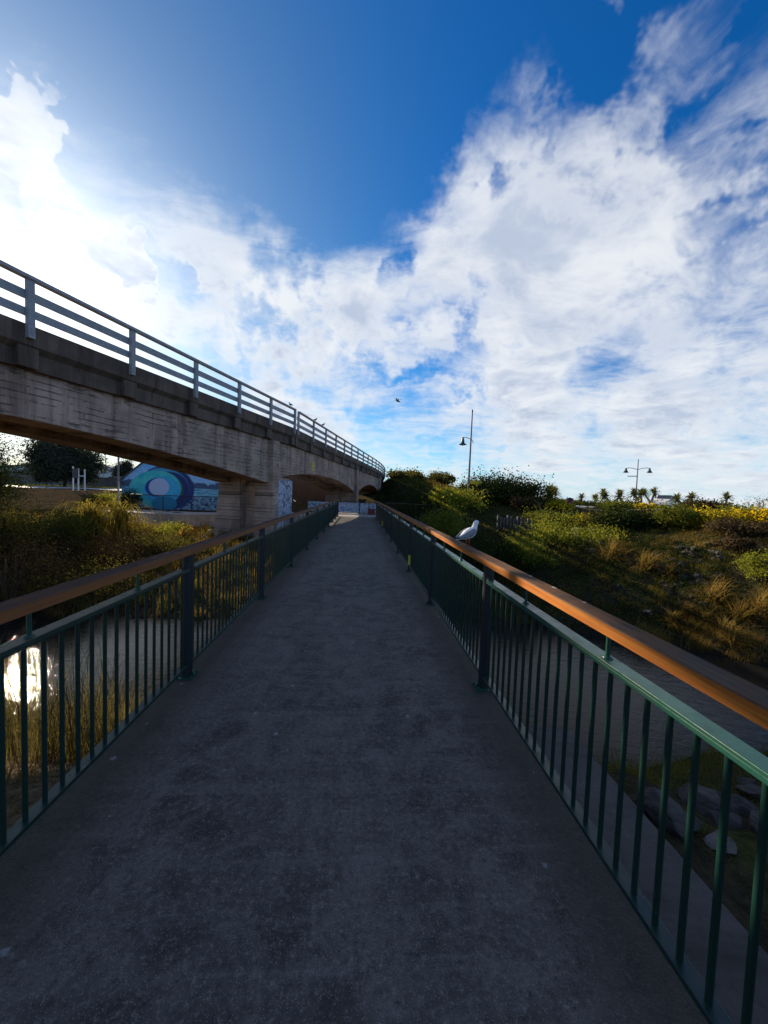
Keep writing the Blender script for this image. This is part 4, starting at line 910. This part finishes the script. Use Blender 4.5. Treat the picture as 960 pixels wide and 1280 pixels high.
def lamp2():
    b = atY(794, 632, 45); zb = zgf(b[0], 45); top = atY(797, 574, 45)[2]; t = thing('street_lamp', 'double-arm lamp post with two bell lamps among the cabbage trees', 'street lamp', (b[0], 45, zb), -.5)
    h = top-zb; MB().tube([(0, 0, 0), (0, 0, 1.)], .12, 10).tube([(0, 0, 1.), (0, 0, h)], [.085, .05], 10).build('pole', 'lamp_steel', t)
    za = atY(796, 586, 45)[2]-zb
    for s in (-1, 1):
        MB().tube([(0, 0, za-.10), (s*.5, 0, za+.08), (s*1.0, 0, za+.12), (s*1.25, 0, za+.02)], .035, 8).build('arm', 'lamp_steel', t)
        sh = MB().lathe([(.03, .1), (.10, .05), (.12, -.15), (.24, -.35), (.33, -.45), (.33, -.48), (.1, -.47)], (s*1.25, 0, za), 12).build('lamp_shade', 'lamp_green', t)
        MB().lathe([(.0, -.56), (.08, -.52), (.1, -.47)], (s*1.25, 0, za), 8).build('bulb', 'glass_lamp', sh)
    z2 = atY(788, 595, 45)[2]-zb; MB().box((-.55, 0, z2), (1.0, .04, .10)).build('sign_blade', 'lamp_steel', t)
lamp2()
def pathlamp():
    b = atY(148, 622, 30); zb = zgf(b[0], 30); t = thing('street_lamp', 'plain slim grey pole lamp standing before the mural building', 'street lamp', (b[0], 30, zb))
    MB().tube([(0, 0, 0), (0, 0, .8)], .11, 10).tube([(0, 0, .8), (0, 0, 5.6)], [.07, .05], 10).build('pole', 'lamp_steel', t)
    MB().tube([(0, 0, 5.6), (.3, 0, 5.75), (.8, 0, 5.78)], .03, 8).build('arm', 'lamp_steel', t)
    MB().box((1.0, 0, 5.76), (.5, .2, .09)).build('lamp_head', 'lamp_steel', t, None, .02)
pathlamp()
# bank fence
fp = [atY(px, py, Y)[:2] for px, py, Y in ((622, 664, 19.6), (664, 668, 18.2))]
def wfence():
    a, b = Vector((*fp[0], zgf(*fp[0]))), Vector((*fp[1], zgf(*fp[1]))); t = thing('wooden_fence', 'weathered timber post fence set into the bank', 'fence', a)
    for i in range(11):
        q = a.lerp(b, i/10)-a; q.z = zgf(a.x+q.x, a.y+q.y)-a.z; MB().box((q.x, q.y, q.z+.42), (.10, .10, .85-.1*(i % 3))).build('post', 'grey_timber', t, None, .01)
    for z in (.3, .62): MB().hull([(0, .05, z), (0, .09, z), (0, .09, z+.1), (0, .05, z+.1)], [(b.x-a.x, b.y-a.y+.05, b.z-a.z+z), (b.x-a.x, b.y-a.y+.09, b.z-a.z+z), (b.x-a.x, b.y-a.y+.09, b.z-a.z+z+.1), (b.x-a.x, b.y-a.y+.05, b.z-a.z+z+.1)]).build('rail', 'grey_timber', t)
wfence()
drape('gravel_walk', stripgrid(((15.5, 22), (40, 34)), ((14.5, 30), (36, 48)), 16, 8), 'pavement', .06)
def bench():
    P = atY(730, 667, 16.5); zb = zgf(P[0], 16.5); t = thing('bench', 'low plank bench on the bank above the pale rocks', 'bench', (P[0], 16.5, zb), .1); h = max(.42, P[2]-zb)
    for k in (-1, 0, 1): MB().box((0, k*.13, h), (1.0, .11, .05)).build('seat_plank', 'grey_timber', t, None, .005)
    for k in (-.38, .38): MB().box((k, 0, h/2-.05), (.09, .34, h+.05)).build('leg', 'grey_timber', t)
bench()
P = atY(711, 645, 23.5); zb = zgf(P[0], 23.5)
bn = thing('litter_bin', 'small red litter bin beside the gravel walk', 'bin', (P[0], 23.5, zb)); MB().lathe([(.0, 0), (.17, 0), (.2, .62), (.0, .62)], n=12).build('body', 'red_paint', bn); MB().lathe([(.22, .62), (.22, .68), (.0, .74)], n=12).build('lid', 'dark_paint', bn)
P = atY(757, 625, 46); zb = zgf(P[0], 46); fl = thing('flagpole', 'thin pole with a small red pennant beyond the parking area', 'flag', (P[0], 46, zb)); hh = atY(757, 617.5, 46)[2]-zb
MB().tube([(0, 0, 0), (0, 0, hh)], .02, 6).build('pole', 'white_paint', fl); MB().hull([(0, -.004, hh), (.5, -.004, hh-.15), (0, -.004, hh-.4)], [(0, .004, hh), (.5, .004, hh-.15), (0, .004, hh-.4)]).build('pennant', 'red_paint', fl)
def car():
    P = atY(832, 634, 40); zb = zgf(P[0], 40)+.06; t = thing('parked_car', 'white hatchback parked behind the bushes by the gravel walk', 'car', (P[0], 40, zb), R(35))
    prof = [(-2.05, .32), (-2.1, .62), (-2.02, .92), (-1.15, 1.0), (-.45, 1.42), (.95, 1.46), (1.75, 1.02), (2.05, .92), (2.08, .40), (1.9, .28), (-1.9, .28)]
    A = [(u, -.86 if v < .95 else -.72, v) for u, v in prof]; B = [(u, .86 if v < .95 else .72, v) for u, v in prof]; MB().hull(A, B).build('body', 'car_white', t, None, .05)
    for s in (-1, 1):
        for q in ([(-1.0, 1.02), (-.42, 1.36), (.12, 1.38), (.12, 1.02)], [(.2, 1.02), (.2, 1.38), (.88, 1.39), (1.45, 1.05)]):
            MB().hull([(u, s*(.80-.15*(v-.95)), v) for u, v in q], [(u, s*(.845-.20*(v-.95)), v) for u, v in q]).build('side_window', 'dark_glass', t)
        for u in (-1.3, 1.3):
            w = MB().tube([(u, s*.66, .32), (u, s*.88, .32)], .32, 18).build('wheel', 'rubber', t); MB().tube([(u, s*.872, .32), (u, s*.89, .32)], .19, 14).build('rim', 'galv', w)
        MB().box((2.05, s*.62, .80), (.1, .28, .16)).build('tail_light', 'red_paint', t, None, .02); MB().box((-2.04, s*.60, .76), (.1, .32, .16)).build('headlight', 'glass_lamp', t, None, .02)
    MB().hull([(1.0, -.62, 1.43), (1.0, .62, 1.43), (1.62, .64, 1.08), (1.62, -.64, 1.08)], [(1.03, -.62, 1.47), (1.03, .62, 1.47), (1.68, .64, 1.10), (1.68, -.64, 1.10)]).build('rear_window', 'dark_glass', t)
    MB().hull([(-.5, -.62, 1.39), (-.5, .62, 1.39), (-1.08, .64, 1.04), (-1.08, -.64, 1.04)], [(-.53, -.62, 1.43), (-.53, .62, 1.43), (-1.14, .64, 1.07), (-1.14, -.64, 1.07)]).build('windscreen', 'dark_glass', t)
car()

# ------------------------------------------------------------------ town on the left
def house(name, label, px, Y, w, d, h, roofh, rz, wallm, roofm, two=None):
    P = atY(px, 600, Y); zb = zgf(P[0], Y); t = thing(name, label, 'house', (P[0], Y, zb-.2), rz)
    prof = [(-w/2, 0), (w/2, 0), (w/2, h), (0, h+roofh), (-w/2, h)]
    MB().hull([(u, -d/2, v) for u, v in prof], [(u, d/2, v) for u, v in prof]).build('wall', wallm, t)
    e = .45; sl = roofh/(w/2)
    for s in (-1, 1):
        a = [(s*(w/2+e), h-sl*e+.02), (0, h+roofh+.02), (0, h+roofh+.2), (s*(w/2+e), h-sl*e+.2)]
        MB().hull([(u, -d/2-e, v) for u, v in a], [(u, d/2+e, v) for u, v in a]).build('roof', roofm, t)
    for u in np.linspace(-w/2+1.3, w/2-1.3, 3):
        f = MB().box((u, -d/2-.02, h*.55), (1.3, .08, 1.2)).build('window', 'white_paint', t); MB().box((u, -d/2-.05, h*.55), (1.1, .06, 1.0)).build('pane', 'dark_glass', f)
    f = MB().box((w/2-.5, -d/2-.03, 1.0), (.9, .06, 2.0)).build('door', 'roof_grey', t)
    if two: MB().box((two, 0, h+roofh*.6+.8), (2.6, d*.5, 2.2)).build('upper_storey', wallm, t); MB().box((two, 0, h+roofh*.6+2.0), (3.4, d*.6, .2)).build('upper_roof', roofm, t)
house('house', 'white two-storey house half hidden by the big evergreen', 52, 84, 9, 9, 3.3, .9, R(35), 'house_white', 'roof_dark', 1.2)
house('house', 'grey gabled house between the evergreen and the path lamp', 137, 90, 8, 9, 2.8, 1.9, R(20), 'house_white', 'roof_grey')
house('house', 'low white-roofed house beside the big evergreen', 118, 86, 9, 8, 3.2, .8, R(30), 'house_white', 'roof_grey')
house('house', 'distant white house above the left end of the boundary wall', 14, 105, 12, 9, 3.0, 1.4, R(40), 'house_white', 'roof_grey')
def bwall():
    A = atY(-60, 603, 80)[:2]; B = atY(152, 603, 70)[:2]; za = zgf(*A); t = thing('boundary_wall', 'long dark grey boundary wall beyond the road', 'wall', (*A, za)); n = 14
    for i in range(n):
        a = np.array(A)+(B-A)*(i+.01)/n-A; b = np.array(A)+(B-A)*(i+.99)/n-A; z = zgf(*(A+(a+b)/2))-za
        MB().hull([(a[0], a[1], z-.3), (b[0], b[1], z-.3), (b[0], b[1], z+1.75), (a[0], a[1], z+1.75)], [(a[0], a[1]+.2, z-.3), (b[0], b[1]+.2, z-.3), (b[0], b[1]+.2, z+1.75), (a[0], a[1]+.2, z+1.75)]).build('panel', 'fence_grey', t)
bwall()
for i, (px, yt, w) in enumerate(((5, 586, 40), (35, 585, 36), (62, 588, 30))):
    plant('bush', ('dark garden bush showing over the boundary wall by the distant house', 'garden bush over the boundary wall before the white house', 'garden bush over the boundary wall beside the evergreen')[i], 'bush', px, yt, w, 80, 'leaf_pohut', 1600, group='garden bushes behind the boundary wall')
def frame():
    Y = 43; xs = [atY(px, 600, Y)[0] for px in (91.5, 98, 106)]; zb = zgf(xs[0], Y); t = thing('sign_frame', 'white post sign frame standing on the roadside verge', 'sign', (xs[0], Y, zb)); tops = [atY(px, y, Y)[2]-zb for px, y in ((92, 583), (98, 586), (106, 587))]
    for x, h in zip(xs, tops): MB().box((x-xs[0], 0, h/2-.1), (.11, .11, h+.2)).build('post', 'white_paint', t, None, .01)
    MB().box(((xs[2]+xs[1])/2-xs[0], 0, tops[1]*.68), (xs[2]-xs[1]-.12, .07, .10)).build('crossbar', 'white_paint', t)
    MB().box(((xs[0]+xs[1])/2-xs[0], -.07, tops[0]*.72), (.62, .03, 1.0)).build('sign_board', 'grey_timber', t)
frame()

# ------------------------------------------------------------------ birds
def gull_body(stand=True):
    # rings along the spine: (y forward, z, half width, half height)
    R_ = [(-.185, .030, .012, .006), (-.16, .036, .026, .010), (-.12, .050, .036, .022), (-.07, .066, .050, .044), (-.02, .086, .060, .060), (.03, .104, .061, .066), (.07, .122, .052, .062), (.098, .146, .039, .048), (.112, .176, .031, .034),
          (.120, .205, .031, .031), (.130, .228, .033, .032), (.146, .240, .030, .028), (.160, .240, .020, .018), (.166, .238, .010, .009)]
    m = MB(); rings = []; n = 14
    for i, (y, z, w, h) in enumerate(R_):
        a = R_[max(0, i-1)]; b = R_[min(len(R_)-1, i+1)]; d = Vector((0, b[0]-a[0], b[1]-a[1])).normalized(); up = Vector((0, -d.z, d.y))
        rings.append([Vector((0, y, z))+Vector((1, 0, 0))*w*math.cos(k*2*math.pi/n)+up*h*math.sin(k*2*math.pi/n) for k in range(n)])
    m.sweep(rings, 0, True)
    for s in (-1, 1): m.lathe([(0, .005), (.004, .0035), (.005, 0), (.004, -.0035), (0, -.005)], (s*.0285, .146, .246), 8, 2)
    m.tube([(0, .158, .240), (0, .180, .236), (0, .198, .228)], [.010, .0075, .002], 8, 1)
    if stand:
        for s in (-1, 1):
            m.tube([(s*.024, .012, .05), (s*.024, .004, .0), (s*.024, .010, -.058)], [.008, .0045, .004], 7, 1)
            for a in (-.5, 0, .5): m.tube([(s*.024, .010, -.057), (s*.024+.034*math.sin(a), .010+.036*math.cos(a), -.060)], [.005, .003], 5, 1)
            m.add([(s*.024, .008, -.0585), (s*.024-.016, .040, -.0595), (s*.024, .046, -.0595), (s*.024+.016, .040, -.0595)], [(0, 1, 2, 3)], 1)
    return m
def wing_mesh(s):
    m = MB(); rings = []; n = 10
    for y, z, w, h in ((.085, .125, .010, .022), (.05, .118, .016, .042), (.0, .100, .017, .046), (-.06, .078, .015, .040), (-.12, .058, .012, .026), (-.17, .044, .008, .013), (-.215, .034, .004, .005)):
        cx = s*(.052 if y > -.05 else .052+(y+.05)*.22); rings.append([Vector((cx+w*math.cos(k*2*math.pi/n), y, z+.008+h*math.sin(k*2*math.pi/n))) for k in range(n)])
    m.sweep(rings, 0, True); k0 = len(m.f)
    for i, f in enumerate(m.f):
        if sum(m.v[j][1] for j in f)/len(f) < -.185: m.m[i] = 1
    return m
def perched_gull():
    a, b = atZ(583, 683, 1.17), None; Y = a[1]; t = thing('gull', 'white gull with grey wings and red legs standing on the timber handrail', 'gull', (1.153, Y, 1.17), R(-62)); t.scale = (.86,)*3
    gb = gull_body().build('body', ['gull_white', 'gull_red', 'gull_black'], t, (0, 0, .061))
    for s in (-1, 1): wing_mesh(s).build('wing', ['gull_grey', 'gull_black'], t, (0, 0, .061))
perched_gull()
for s, lb, rz in ((-.55, 'dark gull perched on the guardrail just before the paired posts', 1.), (3.2, 'dark gull perched on the guardrail after the paired posts, body level', -1.), (4.75, 'dark gull perched on the guardrail, furthest past the paired posts', -1.2)):
    p = bp(s, -.06, 6.07); t = thing('gull', lb, 'gull', p, rz); t.scale = (.8,)*3
    gull_body().build('body', ['bird_dark', 'gull_black', 'gull_black'], t, (0, 0, .061))
    for q in (-1, 1): wing_mesh(q).build('wing', ['bird_dark', 'gull_black'], t, (0, 0, .061))
def flying():
    p = atY(497.5, 501.5, 24); t = thing('gull', 'gull in flight with raised wings against the clouds', 'gull', p, R(70)); t.rotation_euler = (R(8), R(-20), R(70))
    gull_body(False).build('body', ['bird_dark', 'gull_black', 'gull_black'], t, (0, 0, -.08))
    for s in (-1, 1):
        st = [((0, .06, .0), .13), ((s*.16, .08, .07), .13), ((s*.34, .05, .10), .10), ((s*.48, -.03, .07), .06), ((s*.56, -.09, .03), .015)]; A = [];
        m = MB(); m.sweep([[Vector(c)+Vector((0, w*.5, 0)), Vector(c)+Vector((0, 0, .008)), Vector(c)-Vector((0, w*.5, 0)), Vector(c)-Vector((0, 0, .004))] for c, w in st]); m.build('wing', 'bird_dark', t)
flying()
